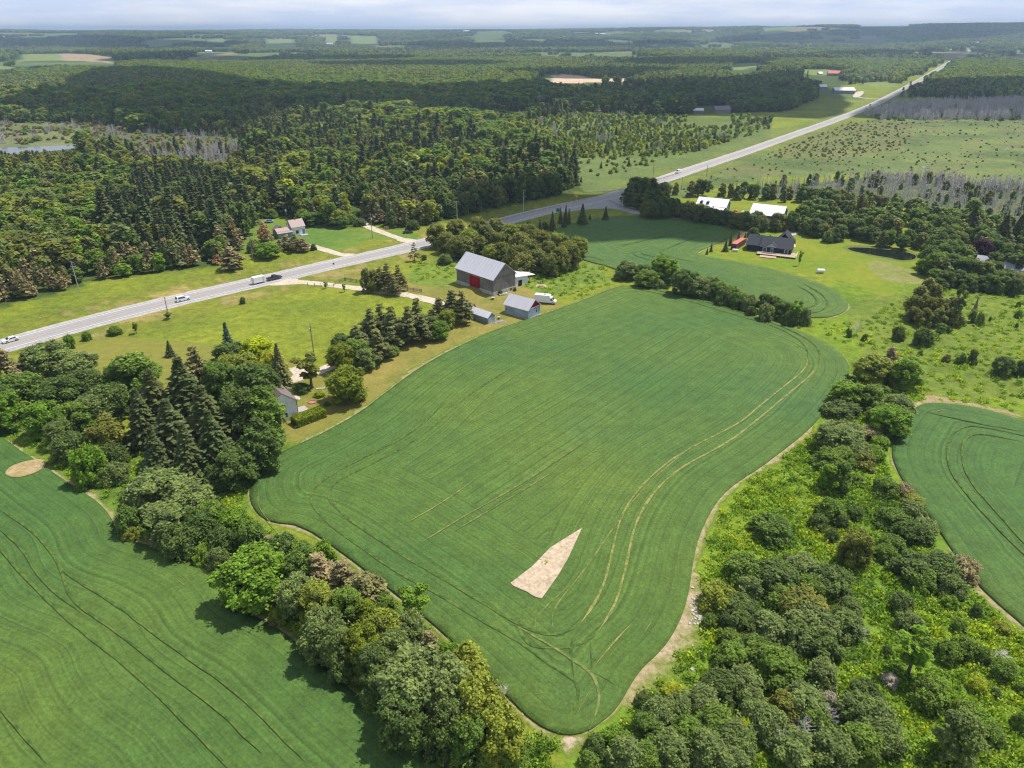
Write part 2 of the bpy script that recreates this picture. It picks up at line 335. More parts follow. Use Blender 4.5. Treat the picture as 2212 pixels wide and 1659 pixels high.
# ---------------------------------------------------------------- sheets
def cdt(P,step,jit=.25):
    P=np.array(P); x0,y0=P.min(0); x1,y1=P.max(0)
    gx,gy=np.meshgrid(np.arange(x0,x1,step),np.arange(y0,y1,step)); gx=gx.ravel();gy=gy.ravel()
    gx=gx+rng.uniform(-jit,jit,gx.size)*step; gy=gy+rng.uniform(-jit,jit,gy.size)*step
    m=inpoly(gx,gy,P); m&=polydist(gx,gy,P)>step*.45; I=np.stack([gx[m],gy[m]],1)
    V=[Vector(p) for p in P]+[Vector(p) for p in I]; n=len(P)
    r=geometry.delaunay_2d_cdt(V,[],[list(range(n))],1,1e-5)
    return np.array([tuple(v) for v in r[0]]),np.array([f for f in r[2] if len(f)==3],int)
def sheet(name,P,mat,z,step=None,edge=None,**kw):
    if step is None:
        P=resample(P,1.2,True); step=12
    V,F=cdt(P,step); 
    d=polydist(V[:,0],V[:,1],np.array(P)) if len(P)<4000 else np.zeros(len(V))
    a=V[F[:,0]];b=V[F[:,1]];c=V[F[:,2]]; s=(b[:,0]-a[:,0])*(c[:,1]-a[:,1])-(b[:,1]-a[:,1])*(c[:,0]-a[:,0]); F[s<0]=F[s<0][:,::-1]
    me=mesh_np(name,np.column_stack([V,np.full(len(V),z)]),F,[mat],None,True); attr(me,'d',d)
    o=bpy.data.objects.new(name,me); link(o); return tag(o,kind='structure',**kw)
def ribbon(name,P,w,z,mat,step=2.0,off=0.0,kind='structure',seg=None,parent=None,wob=0.0):
    """strip of width w along P, shifted sideways by off; seg=(dash,gap)"""
    P=resample(P,step); P=np.array(P); T=np.gradient(P,axis=0); T/=np.linalg.norm(T,axis=1)[:,None]+1e-9; Nn=np.stack([-T[:,1],T[:,0]],1)
    W=np.full(len(P),w)/2
    if name=='wheel_track': sI=np.minimum(np.arange(len(P)),np.arange(len(P))[::-1])*step; W=W*np.clip(sI/5,.12,1)
    if wob: W=W*(1+wob*(fbm(P[:,0]/3,P[:,1]/3,77)-.5)*2)
    Lp=P+Nn*(off+W)[:,None]; Rp=P+Nn*(off-W)[:,None]
    zz=hgt(P[:,0],P[:,1])+z
    V=np.vstack([np.column_stack([Rp,zz]),np.column_stack([Lp,zz])]); n=len(P); F=[]
    s=0.0
    for i in range(n-1):
        if seg:
            l=np.hypot(*(P[i+1]-P[i])); s+=l
            if s%(sum(seg))>seg[0]: continue
        F.append((i,i+1,n+i+1,n+i))
    me=mesh_np(name,V,np.array(F),[mat]); s=np.arange(n)*step; attr(me,'v',np.concatenate([s,s])); attr(me,'s',np.concatenate([np.zeros(n),np.ones(n)]))
    o=bpy.data.objects.new(name,me); link(o,parent); 
    return tag(o,kind=kind)
# --- crop
ROWD=(Vector(g(1031,1036))-Vector(g(871,1138))).normalized()
def cropmat():
    q=N('crop'); d=q.at('d').outputs['Fac']; u=q.at('u').outputs['Fac']; P=q.pos()
    hd=q.math('GREATER_THAN',d,q.at('hw').outputs['Fac'])
    s=q.n('Mix',_data_type='FLOAT'); q.lk(hd,s.inputs[0]); q.lk(d,s.inputs[2]); q.lk(u,s.inputs[3]); s=s.outputs[0]
    wob=q.noise(.08,2,P); s=q.math('ADD',s,q.math('MULTIPLY',wob,.5))
    ps=q.math('DIVIDE',s,3.3); fr=q.math('FRACT',ps); ln=q.math('GREATER_THAN',q.math('ABSOLUTE',q.math('SUBTRACT',fr,.5)),.462)
    brk=q.ramp(q.noise(.06,3,P),[(.30,.4),(.58,1)]); ln=q.math('MULTIPLY',ln,brk)
    wn=q.n('TexWhiteNoise',_noise_dimensions='1D'); q.lk(q.math('FLOOR',ps),wn.inputs['W'])
    rn=q.n('TexNoise',_noise_dimensions='1D'); q.lk(s,rn.inputs['W']); rn.inputs['Scale'].default_value=1.5; rn.inputs['Detail'].default_value=3; row=rn.outputs['Fac']
    big=q.noise(.011,4,P,.55); c=q.mix(q.ramp(big,[(.40,0),(.66,1)]),(.065,.136,.027),(.112,.170,.024))
    blu=q.noise(.019,3,P,.5); c=q.mix(q.ramp(blu,[(.54,0),(.74,.5)]),c,(.058,.134,.044))
    c=q.mix(1,c,q.ramp(wn.outputs['Value'],[(0,.975),(1,1.025)]),'MULTIPLY')
    c=q.mix(1,c,q.ramp(row,[(.3,.86),(.7,1.13)]),'MULTIPLY')
    sp=q.noise(1.9,6,P,.8); c=q.mix(1,c,q.ramp(sp,[(.30,.62),(.70,1.42)]),'MULTIPLY')
    m2=q.noise(.25,5,P,.65); c=q.mix(1,c,q.ramp(m2,[(.32,.84),(.68,1.16)]),'MULTIPLY')
    c=q.mix(q.math('MULTIPLY',ln,.40),c,(.035,.065,.018))  # pass lines darkened in colour for the shade down in the crop gaps
    thin=q.ramp(q.noise(.13,5,P,.7),[(.70,0),(.76,.6)]); c=q.mix(thin,c,(.22,.20,.08))
    h=q.math('ADD',sp,q.math('MULTIPLY',ln,-1.2)); q.prin(c,.75,.22,normal=q.bump(h,.8,.28)); return q.m
M_crop=cropmat()
def field(name,P,hw,rowd=ROWD,step=1.6,h=.38):
    P=resample(P,1.5,True); V,F=cdt(P,step); d=polydist(V[:,0],V[:,1],np.array(P))
    a=V[F[:,0]];b=V[F[:,1]];c=V[F[:,2]]; s=(b[:,0]-a[:,0])*(c[:,1]-a[:,1])-(b[:,1]-a[:,1])*(c[:,0]-a[:,0]); F[s<0]=F[s<0][:,::-1]
    z=h+(fbm(V[:,0]/2,V[:,1]/2,3)-.5)*.12; z[d<.01]=h
    u=V[:,0]*-rowd[1]+V[:,1]*rowd[0]
    n=len(P); k=len(V); bd=np.where(d<.01)[0]
    me0=np.column_stack([V,z])
    # skirt: boundary edges used by one triangle
    from collections import Counter
    cnt=Counter(); 
    for f in F:
        for i in range(3): cnt[(int(f[i]),int(f[(i+1)%3]))]+=1
    E=[e for e in cnt if (e[1],e[0]) not in cnt]; low={}
    V2=list(me0); F2=[]
    for e in E:
        for v in e:
            if v not in low: low[v]=len(V2); V2.append((me0[v][0],me0[v][1],0.0))
        F2+= [(e[0],low[e[0]],low[e[1]]),(e[0],low[e[1]],e[1])]
    ext=[v for v in low]
    me=mesh_np(name,np.array(V2),np.vstack([F,np.array(F2)]),[M_crop],None,True)
    dd=np.concatenate([d,np.zeros(len(ext))]); uu=np.concatenate([u,u[ext]])
    attr(me,'d',dd); attr(me,'u',uu); attr(me,'hw',np.full(len(dd),hw))
    o=bpy.data.objects.new(name,me); link(o); return tag(o,kind='structure')
field('crop_field',MAIN,27); field('crop_field',LEFT,200,step=2.0); field('crop_field',RIGHT,22); field('crop_field',TOP,20,rowd=(Vector(g(1580,505))-Vector(g(1420,540))).normalized())
# --- soil and stubble margins round the crops
def soilmat(name,ca,cb,cg=(.15,.20,.03),lo=.35,hi=.75):
    q=N(name); P=q.pos(); f=q.noise(1.3,6,P,.75); c=q.mix(q.ramp(q.noise(.35,4,P),[(.35,0),(.65,1)]),ca,cb)
    c=q.mix(1,c,q.ramp(f,[(.3,.6),(.7,1.35)]),'MULTIPLY')
    e=q.math('ADD',q.at('e').outputs['Fac'],q.math('MULTIPLY',q.math('SUBTRACT',q.noise(.55,5,P,.7),.5),2.4))
    c=q.mix(q.ramp(e,[(lo,0),(hi,1)]),c,q.mix(1,cg,q.ramp(f,[(.3,.6),(.7,1.35)]),'MULTIPLY')); q.prin(c,.95,.1,normal=q.bump(f,.7,.2)); return q.m
M_soil=soilmat('soil_margin',(.45,.34,.23),(.30,.26,.11),lo=.10,hi=.75); 
def margin(P,wf,z=.022):
    P=np.array(resample(P,1.0,True)); T=np.roll(P,-1,0)-np.roll(P,1,0); T/=np.linalg.norm(T,axis=1)[:,None]+1e-9
    s=np.sign(np.sum(P[:,0]*np.roll(P[:,1],-1)-np.roll(P[:,0],-1)*P[:,1])); Nn=np.stack([T[:,1],-T[:,0]],1)*s
    for _ in range(6): Nn=(Nn+np.roll(Nn,1,0)+np.roll(Nn,-1,0))/3
    w=wf(P[:,0],P[:,1]); n=len(P); rows=[P-Nn*.6,P+Nn*(w*.4)[:,None],P+Nn*w[:,None]]
    V=np.vstack([np.column_stack([r,np.full(n,z)]) for r in rows]); i=np.arange(n); j=(i+1)%n
    F=np.vstack([np.stack([i,i+n,j+n,j],1),np.stack([i+n,i+2*n,j+2*n,j+n],1)])
    if s<0: F=F[:,::-1]
    me=mesh_np('soil_margin',V,F,[M_soil]); attr(me,'e',np.concatenate([np.zeros(n),np.full(n,.35),np.ones(n)]))
    o=bpy.data.objects.new('soil_margin',me); link(o); tag(o,kind='structure')
def wm(X,Y):
    x,y=proj(X,Y); w=np.clip(2.9*fbm(X/9,Y/9,5)-.75,.05,3)
    w=w+np.where((x>1340)&(y>1235),3.3,0)+np.where((x>1500)&(y>960)&(y<1235),.5,0)+np.where((x<1400)&(y<960),1.1,0)
    return w
margin(MAIN,wm); margin(LEFT,lambda X,Y:np.clip(4.2*fbm(X/8,Y/8,8)-1.0,.05,4)); margin(TOP,lambda X,Y:np.clip(3*fbm(X/9,Y/9,9)-.8,.05,4))
margin(RIGHT,lambda X,Y:np.clip(3*fbm(X/8,Y/8,6)-.8,.05,4)+np.where(proj(X,Y)[1]<905,2.6,0)+np.where((proj(X,Y)[1]>1262),1.2,0))
def soilsheet(name,P,z,cg=None,ca=(.46,.33,.26),cb=(.50,.40,.28)):
    m=soilmat(name,ca,cb,cg or (.15,.2,.03)); o=sheet(name,P,m,z,step=1.2)
    d=np.zeros(len(o.data.vertices),np.float32); o.data.attributes['d'].data.foreach_get('value',d)
    attr(o.data,'e',np.clip(1-d/1.6,0,1) if cg else np.zeros(len(d))); return o
soilsheet('bare_soil',resample(L2('T3 640,1350 T7 560,20 480,160 345,352 275,330 240,300 190,280 93,235 270,100 T3 400,1500'),1,True),.50,ca=(.55,.42,.31),cb=(.46,.37,.24))
soilsheet('stubble_patch',smooth(L2('T1 45,925 90,880 180,850 260,832 330,830 352,850 345,890 290,925 190,962 100,968 45,950')),.49,ca=(.33,.26,.10),cb=(.42,.31,.18))
soilsheet('field_entrance',smooth(L2('T7 380,1370 700,1385 690,1440 640,1520 560,1600 520,1540 470,1480 400,1520 330,1640 240,1640 330,1540 400,1450'),True,1),.03,cg=(.17,.21,.04))
soilsheet('bare_ground',smooth(L2('T4 1185,405 1240,310 1330,330 1560,380 1900,450 1991,480 1991,515 1700,440 1400,395')),.03,cg=(.17,.21,.04),ca=(.36,.27,.16),cb=(.30,.25,.12))
soilsheet('bare_ground',smooth(L2('B2 455,480 500,440 640,440 660,480 600,540 560,620 330,640 250,700 60,770 0,740 180,660 330,580')),.03,cg=(.17,.20,.04),ca=(.28,.21,.12),cb=(.25,.20,.09))
# --- wheel tracks and drill gaps over the crops
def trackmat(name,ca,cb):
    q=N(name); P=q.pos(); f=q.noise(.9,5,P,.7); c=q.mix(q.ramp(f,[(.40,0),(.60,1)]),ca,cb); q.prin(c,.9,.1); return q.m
M_tan=trackmat('tan_track',(.12,.165,.035),(.30,.27,.09)); M_trk=trackmat('green_track',(.042,.085,.022),(.12,.175,.035)); M_faint=trackmat('faint_track',(.085,.135,.030),(.21,.225,.075))  # dark green one: crushed crop plus painted-in shade of the crop gap
TZ=[0.452]
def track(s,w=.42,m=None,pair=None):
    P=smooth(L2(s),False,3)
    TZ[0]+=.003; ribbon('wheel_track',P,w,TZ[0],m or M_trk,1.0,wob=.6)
track('D 1745,775 1740,800 1700,832 1642,878 1603,913 1560,936 1509,961 1474,981 1443,1001 1412,1027 1383,1056 1357,1090 1340,1124 1329,1164 1317,1217 1306,1262 1287,1303 1265,1336 1248,1358',.40,M_tan)
track('D 1768,790 1750,815 1700,855 1643,904 1589,947 1532,981 1486,1004 1449,1030 1417,1061 1394,1093 1377,1124 1366,1158 1356,1206 1345,1256 1331,1303 1312,1339 1287,1375',.46,M_tan)
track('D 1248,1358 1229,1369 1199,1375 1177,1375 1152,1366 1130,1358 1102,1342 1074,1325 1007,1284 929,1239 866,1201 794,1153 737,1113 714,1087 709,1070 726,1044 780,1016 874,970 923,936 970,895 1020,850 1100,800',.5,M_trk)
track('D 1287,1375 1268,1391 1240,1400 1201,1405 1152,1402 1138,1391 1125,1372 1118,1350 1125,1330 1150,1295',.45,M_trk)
track('D 1102,1352 1121,1358 1157,1380 1201,1405 1237,1430 1276,1455 1290,1483 1295,1510 1290,1540 1273,1580',.42,M_faint)
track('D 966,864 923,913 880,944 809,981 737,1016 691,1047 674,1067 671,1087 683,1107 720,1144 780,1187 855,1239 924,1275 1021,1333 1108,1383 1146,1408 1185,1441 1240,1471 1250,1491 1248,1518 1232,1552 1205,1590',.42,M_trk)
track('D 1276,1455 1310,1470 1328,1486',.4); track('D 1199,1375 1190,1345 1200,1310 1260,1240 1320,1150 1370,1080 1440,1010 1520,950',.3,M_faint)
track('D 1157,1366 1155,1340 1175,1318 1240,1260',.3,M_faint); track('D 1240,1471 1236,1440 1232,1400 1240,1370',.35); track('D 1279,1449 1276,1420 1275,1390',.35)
track('D 1279,1449 1315,1405 1340,1376 1373,1342',.22,M_tan); track('D 1379,1390 1395,1365 1413,1338',.2,M_tan)
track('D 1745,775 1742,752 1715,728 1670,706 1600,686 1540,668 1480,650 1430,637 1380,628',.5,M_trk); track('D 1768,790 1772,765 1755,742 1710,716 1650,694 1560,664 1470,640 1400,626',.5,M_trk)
track('D 871,1138 951,1093 1031,1036',.26,M_tan); track('D 975,1155 1060,1105 1200,1020',.3,M_faint); track('D 905,1180 1000,1120 1110,1060 1260,960',.35,M_faint)
track('D 1290,1480 1270,1500 1240,1560',.3,M_faint); track('D 1151,1505 1180,1500',.25,M_tan); track('D 1180,1470 1200,1485',.25,M_tan)
track('D 1560,738 1594,752',.35,M_trk); track('D 1250,625 1265,655',.2,M_faint); track('D 560,1060 556,1100 600,1150',.2,M_faint)
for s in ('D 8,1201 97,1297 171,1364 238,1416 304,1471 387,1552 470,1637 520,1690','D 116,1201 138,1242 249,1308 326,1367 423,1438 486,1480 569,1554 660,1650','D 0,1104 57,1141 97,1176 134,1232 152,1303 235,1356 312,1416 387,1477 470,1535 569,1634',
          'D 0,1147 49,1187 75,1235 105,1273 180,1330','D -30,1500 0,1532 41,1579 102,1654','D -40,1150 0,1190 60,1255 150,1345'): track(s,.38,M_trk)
for s in ('D 380,1253 400,1270','D 222,1540 232,1556'): track(s,.25,M_tan)
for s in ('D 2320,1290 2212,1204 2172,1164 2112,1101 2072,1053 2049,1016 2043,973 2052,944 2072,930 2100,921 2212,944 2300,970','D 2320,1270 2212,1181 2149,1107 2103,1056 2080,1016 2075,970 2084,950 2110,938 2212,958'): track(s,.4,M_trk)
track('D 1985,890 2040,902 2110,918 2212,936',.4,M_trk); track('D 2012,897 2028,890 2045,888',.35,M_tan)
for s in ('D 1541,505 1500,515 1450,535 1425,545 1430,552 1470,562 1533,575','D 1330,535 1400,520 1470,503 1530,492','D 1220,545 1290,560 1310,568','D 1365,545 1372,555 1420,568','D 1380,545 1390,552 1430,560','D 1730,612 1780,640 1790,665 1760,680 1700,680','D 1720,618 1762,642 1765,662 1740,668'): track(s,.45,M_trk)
# --- lawns and mown grass
M_lawn=grass('mown_lawn',(.185,.185,.035),(.275,.225,.060),(.135,.165,.030),.03,.3,fine=.16,bumpd=.05)
M_green=grass('green_lawn',(.145,.215,.018),(.215,.245,.022),(.24,.23,.03),.04,.35,fine=.18,bumpd=.05)
M_hay=grass('cut_hay',(.215,.205,.040),(.19,.20,.034),None,.03,.4,fine=.14,bumpd=.05)
sheet('lawn',smooth(L2('D 642,953 700,936 780,891 830,851 900,799 960,764 1060,716 1180,677 1252,650 1228,652 1224,667 1173,634 1131,622 1100,600 1040,590 998,600 985,618 948,622 905,616 870,606 800,600 745,592 740,598 860,628 930,646 975,676 965,690 900,730 840,775 800,800 770,800 740,800 700,795 640,790 600,770 560,790 560,900 590,960'),True,1),M_lawn,.010)
sheet('mown_patch',smooth(L2('D 60,790 99,765 187,741 267,727 299,731 373,734 475,746 510,760 540,800 480,850 300,850 150,850'),True,1),M_hay,.012)
sheet('house_lawn',smooth(L2('D 1512,550 1540,535 1590,510 1640,500 1700,500 1760,505 1800,505 1840,520 1900,522 1985,532 1998,560 1985,590 1960,610 1930,640 1900,640 1840,612 1760,592 1700,582 1600,566 1530,556'),True,1),M_green,.010)
sheet('yard_lawn',smooth(L2('D 540,480 600,468 700,492 800,500 900,500 905,515 880,520 800,515 780,530 700,548 640,530 560,520 535,545 520,548'),True,1),grass('yard_grass',(.145,.215,.028),(.10,.18,.03),(.17,.22,.05),.04,.35,fine=.2,bumpd=.05),.010)
sheet('lawn',smooth(L2('D 1440,430 1500,425 1620,440 1720,440 1760,470 1700,490 1640,470 1560,465 1440,450'),True,1),M_green,.010)
sheet('wild_grass',smooth(L2('D 1870,575 1890,560 1930,570 1985,590 2010,605 1990,615 1940,612 1900,600'),True,1),grass('pale_grass',(.25,.25,.09),(.20,.22,.05),None,.05,.35,fine=.25),.016)
# --- pond, marsh water
def watermat(name,c,rough=.06):
    q=N(name); f=q.noise(.7,3,q.pos()); q.prin(c,rough,.6,normal=q.bump(f,.05,.05)); return q.m
M_pond=watermat('pond_water',(.012,.018,.010)); M_lake=watermat('lake_water',(.03,.045,.05),.12)
soilsheet('pond_bank',smooth(L2('R8 640,570 780,560 950,572 1200,600 1280,640 1270,690 1150,705 1040,685 850,645 700,612')),.020,cg=(.14,.2,.02),ca=(.13,.15,.05),cb=(.17,.18,.06))
sheet('pond_water',smooth(L2('R8 690,583 820,583 950,592 1100,608 1200,625 1262,648 1250,680 1150,690 1080,675 1040,665 950,652 850,632 740,612')),M_pond,.035)
sheet('lake_water',smooth([g(*p) for p in WATER]),M_lake,.05)
for s in ('R4 2060,1100 2080,1092 2085,1112 2065,1115','R4 1350,1250 1385,1243 1385,1262 1360,1268','R4 2180,1135 2212,1135 2212,1142'): sheet('marsh_water',smooth(L2(s)),M_lake,.05)
# --- highway
def asphalt(name,c,k=.10):
    q=N(name); P=q.pos(); f=q.noise(.9,6,P,.7); c2=q.mix(1,c,q.ramp(f,[(.3,1-k),(.7,1+k)]),'MULTIPLY')
    s=q.math('MULTIPLY',q.math('ABSOLUTE',q.math('SUBTRACT',q.at('s').outputs['Fac'],.5)),2.0)
    wear=q.ramp(s,[(0,1.0),(.28,.93),(.5,1.06),(.75,.93),(1,1.04)]); c2=q.mix(1,c2,wear,'MULTIPLY')
    f2=q.noise(.02,3,P); c2=q.mix(1,c2,q.ramp(f2,[(.3,.93),(.7,1.06)]),'MULTIPLY'); q.prin(c2,.9,.15,normal=q.bump(q.noise(30,3,P),.2,.01)); return q.m
M_asph=asphalt('asphalt',(.335,.322,.318)); M_grav=soilmat('gravel_shoulder',(.48,.44,.40),(.40,.37,.33)); M_gold=flat('yellow_paint',(.62,.36,.10),.8); M_white=flat('white_paint',(.78,.78,.78),.8); M_drive=soilmat('gravel',(.60,.52,.42),(.50,.42,.32))
ribbon('road_shoulder',ROAD,13.4,.030,M_grav,3,wob=.06); ribbon('highway',ROAD,9.4,.060,M_asph,3)
ribbon('side_road',SIDE,9.0,.050,M_asph,2)
sheet('road_junction',smooth(L2('D 1195,462 1250,449 1300,438 1345,425 1365,419 1335,436 1345,446 1385,457 1380,466 1330,450 1270,452'),True,1),asphalt('junction_asphalt',(.335,.322,.318)),.066)
ribbon('edge_line',ROAD,.26,.072,M_white,3,3.75); ribbon('edge_line',ROAD,.26,.072,M_white,3,-3.75)
iv=[i for i,p in enumerate(ROAD)]; ribbon('centre_line',ROAD,.20,.072,M_gold,1.5,.17); ribbon('centre_line',ROAD,.20,.072,M_gold,1.5,-.17,seg=(9,6))
# --- drives
DZ=[.040]
def drive(s,w,name='gravel_drive',z=.034,closed=False,wob=.25):
    DZ[0]+=.003; z=DZ[0]
    o=ribbon(name,smooth(L2(s),False,2),w,z,M_drive,1.5,wob=wob)
drive('R6 240,838 330,855 500,868 700,892 900,915 1080,940 1230,958 1370,985 1500,1018 1570,1045 1600,1100',4.4)
sheet('gravel_drive',smooth(L2('R6 130,885 400,832 405,842 380,852 480,872 330,885 200,893'),True,1),M_drive,.036)
drive('R6 480,565 560,585 650,612 740,640 800,650',4.2); drive('R6 940,330 920,290 890,340 940,400 1000,430 1120,475 1250,520 1320,540',4.4)
sheet('gravel_drive',smooth(L2('R6 700,640 760,632 880,632 830,652 760,658'),True,1),M_drive,.036); sheet('gravel_drive',smooth(L2('R6 1180,520 1260,505 1380,522 1330,545 1260,545'),True,1),M_drive,.036)
drive('B5 1330,190 1180,240 980,320 800,400 620,430 430,510 300,560 200,600',4.2); drive('B5 640,400 600,330 500,275',3.6)
sheet('garden_path',smooth(L2('B5 375,620 440,615 480,680 650,795 600,830 540,790 400,720'),True,1),M_drive,.030)
sheet('gravel_drive',smooth(L2('B2 1310,530 1320,450 1560,480 1560,550 1400,590 1320,640 1400,700 1470,730 1510,800 1450,800 1380,720 1260,600'),True,1),M_drive,.034)
sheet('gravel_drive',smooth(L2('B8 1150,500 1210,390 1340,400 1340,490 1170,530'),True,1),M_drive,.034)
sheet('gravel_drive',smooth(L2('B4 140,340 215,320 190,400 160,380'),True,1),M_drive,.034)
sheet('gravel_yard',smooth(L2('B6 660,460 730,370 860,355 870,390 820,440 760,470'),True,1),M_drive,.05); drive('B6 760,462 950,490 1180,492',5)
sheet('sand_mound',smooth(L2('B1 1620,760 1680,735 1760,740 1815,770 1800,800 1700,803 1640,795'),True,1),soilmat('pink_sand',(.50,.36,.28),(.55,.40,.32)),.03)
# ---------------------------------------------------------------- plants: shapes
def quads(C,Nr,S,asp=1.0,seed=0,jit=.5,axis=None):
    """n leaf clumps as quads: centres C, facing Nr, size S"""
    r=np.random.default_rng(seed); n=len(C)
    Nr=Nr+r.normal(0,jit,(n,3)); Nr/=np.linalg.norm(Nr,axis=1)[:,None]+1e-9
    A=r.normal(0,1,(n,3)) if axis is None else axis+r.normal(0,.25,(n,3))
    A-=Nr*np.sum(A*Nr,1)[:,None]; A/=np.linalg.norm(A,axis=1)[:,None]+1e-9; B=np.cross(Nr,A)
    S=S[:,None]; a=A*S*.5*asp; b=B*S*.5
    k=r.uniform(.55,1.1,(n,4,1)); V=np.stack([C+(-a-b)*k[:,0],C+(a-b)*k[:,1],C+(a+b)*k[:,2],C+(-a+b)*k[:,3]],1).reshape(-1,3)
    return V,np.arange(4*n).reshape(-1,4)
def crown_mesh(name,C,Nr,S,T,mat,**kw):
    V,F=quads(C,Nr,S,**kw); me=mesh_np(name,V,F,[mat]); attr(me,'tone',np.repeat(T,4)); return me
def dirs(n,r,up=.0):
    d=r.normal(0,1,(n,3)); d[:,2]+=up; return d/np.linalg.norm(d,axis=1)[:,None]
def blob_crown(name,mat,seed,h,rad,base,nb,n,leaf,env='round',br=(.26,.42),flat=1.0,jit=.45,top=1.0):
    """crown made of leafy lobes that fill an envelope of height base..h and radius rad"""
    r=np.random.default_rng(seed); Bc=[];Br=[]
    tries=0
    while len(Bc)<nb and tries<5000:
        tries+=1; t=r.uniform(0,1)**.85
        if env=='round': w=math.sqrt(max(0,1-(2*t-.85)**2/1.45))*rad
        elif env=='cone': w=rad*(1-t)**.8*(1.0 if t>.06 else .6)+.05*rad
        elif env=='oval': w=rad*math.sin(pi*(.12+.86*t)**.85)**.75
        elif env=='dome': w=rad*math.sqrt(max(0,1-t*t))
        elif env=='vase': w=rad*(.25+.75*t**.8)*(1 if t<.9 else .8)
        a=r.uniform(0,2*pi); q=r.uniform(.35,.86)**.6 if r.random()<.8 else r.uniform(0,.5); R0=rad*r.uniform(*br)*(1.0 if env!='cone' else max(.35,1-t*.75))
        p=np.array([math.cos(a)*w*q,math.sin(a)*w*q,base+(h-base)*t*top])
        p[2]=min(p[2],h-R0*flat*.7); p[2]=max(p[2],base+R0*.2 if env!='dome' else R0*.15)
        if any(np.linalg.norm(p-c)<.42*(R0+q2) for c,q2 in zip(Bc,Br)) and tries<3500: continue
        Bc.append(p);Br.append(R0)
    Bc=np.array(Bc);Br=np.array(Br); wgt=Br**2/np.sum(Br**2); idx=r.choice(len(Bc),n,p=wgt)
    d=dirs(n,r,.35); rr=Br[idx]*(1-.45*r.random(n)**2.2)*(1+r.normal(0,.13,n)+(r.random(n)<.05)*.25); C=Bc[idx]+d*rr[:,None]*np.array([1,1,flat])
    keep=np.ones(n,bool)
    for c,q2 in zip(Bc,Br):
        dd=np.linalg.norm((C-c)/np.array([1,1,flat]),axis=1); keep&=~(dd<q2*.62)
    keep&=C[:,2]>.05*h if env!='dome' else C[:,2]>0.02
    bt=r.uniform(0,1,len(Bc)); T=np.clip(.5*bt[idx]+.5*r.uniform(0,1,n),0,1)
    C,d,T=C[keep],d[keep],T[keep]; S=leaf*r.uniform(.55,1.45,len(C))
    if n>3000:      # leafy shoots that stand out of the crown
        ns=int(n/55); k=9; bi=r.choice(len(Bc),ns,p=wgt); sd=dirs(ns,r,.55); st=Bc[bi]+sd*Br[bi][:,None]*.8*np.array([1,1,flat]); ln=r.uniform(.35,1.0,ns)*rad*.20; q=np.linspace(.1,1,k)
        C2=(st[:,None]+sd[:,None]*(ln[:,None]*q)[:,:,None]*1.6+r.normal(0,.10,(ns,k,3))*(rad/3)).reshape(-1,3); d2=np.repeat(sd,k,0); T2=np.clip(np.repeat(r.uniform(.2,.9,ns),k)+r.normal(0,.2,ns*k),0,1); m=C2[:,2]>.05; C=np.vstack([C,C2[m]]); d=np.vstack([d,d2[m]]); T=np.concatenate([T,T2[m]]); S=np.concatenate([S,leaf*r.uniform(.5,1.1,m.sum())])
    ax=r.uniform(.86,1.14,2); C=C*np.array([ax[0],ax[1],1])
    return crown_mesh(name,C,d*.55+np.array([0,0,.75]),S,T,mat,seed=seed,jit=jit,asp=1.25),Bc
def trunk_mesh(name,h,rad,limbs,seed,mat,lean=.04):
    r=random.Random(seed); b=MB(); top=Vector((r.uniform(-lean,lean)*h,r.uniform(-lean,lean)*h,h*.86))
    pts=[Vector((0,0,-.15)),Vector((0,0,.3))]+[top*t+Vector((r.uniform(-.01,.01)*h,r.uniform(-.01,.01)*h,0)) for t in (.25,.5,.75,1)]
    b.tube(pts,[rad*1.35,rad,rad*.85,rad*.62,rad*.36,rad*.08],7)
    for c in limbs:
        c=Vector(c); t=min(.8,max(.18,(c.z/h)*.62)); s=top*t; m=s.lerp(c,.5)+Vector((0,0,-.03*h)); b.tube([s,m,c],[rad*.42*(1-t*.5),rad*.24,rad*.06],5)
    return b.mesh(name,mat)
def spruce_mesh(name,mat,seed,h,rad,lev,per,seg,leaf,gap=.0,droop=.35,tipup=.12):
    r=np.random.default_rng(seed); C=[];Nn=[];S=[];T=[];A=[]
    for i in range(lev):
        t=(i+.5)/lev; z=h*(.05+.95*t); w=rad*(1-t)**.92*(1+r.normal(0,.10))+.10; k=max(3,int(per*(1-.6*t)))
        ph=r.uniform(0,6.28)
        for j in range(k):
            if r.random()<gap: continue
            a=ph+2*pi*j/k+r.normal(0,.2); l=w*r.uniform(.72,1.15); tb=r.uniform(0,1)
            for s in range(seg):
                q=(s+.6)/seg; dx=l*q; dz=-droop*l*(q**1.1)+tipup*l*q*q; wd=leaf*(1.15-.65*q)*(.55+.45*w/rad)
                for sd in ((-1,1) if wd>.25 else (0,)):
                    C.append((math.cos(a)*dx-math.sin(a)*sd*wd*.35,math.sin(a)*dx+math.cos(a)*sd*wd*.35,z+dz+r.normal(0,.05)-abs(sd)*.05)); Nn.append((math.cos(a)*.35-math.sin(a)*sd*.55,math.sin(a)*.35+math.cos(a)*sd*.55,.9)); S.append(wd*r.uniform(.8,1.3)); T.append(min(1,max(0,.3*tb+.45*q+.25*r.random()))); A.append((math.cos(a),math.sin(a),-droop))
    return crown_mesh(name,np.array(C),np.array(Nn),np.array(S),np.array(T),mat,seed=seed,jit=.28,asp=1.35,axis=np.array(A))
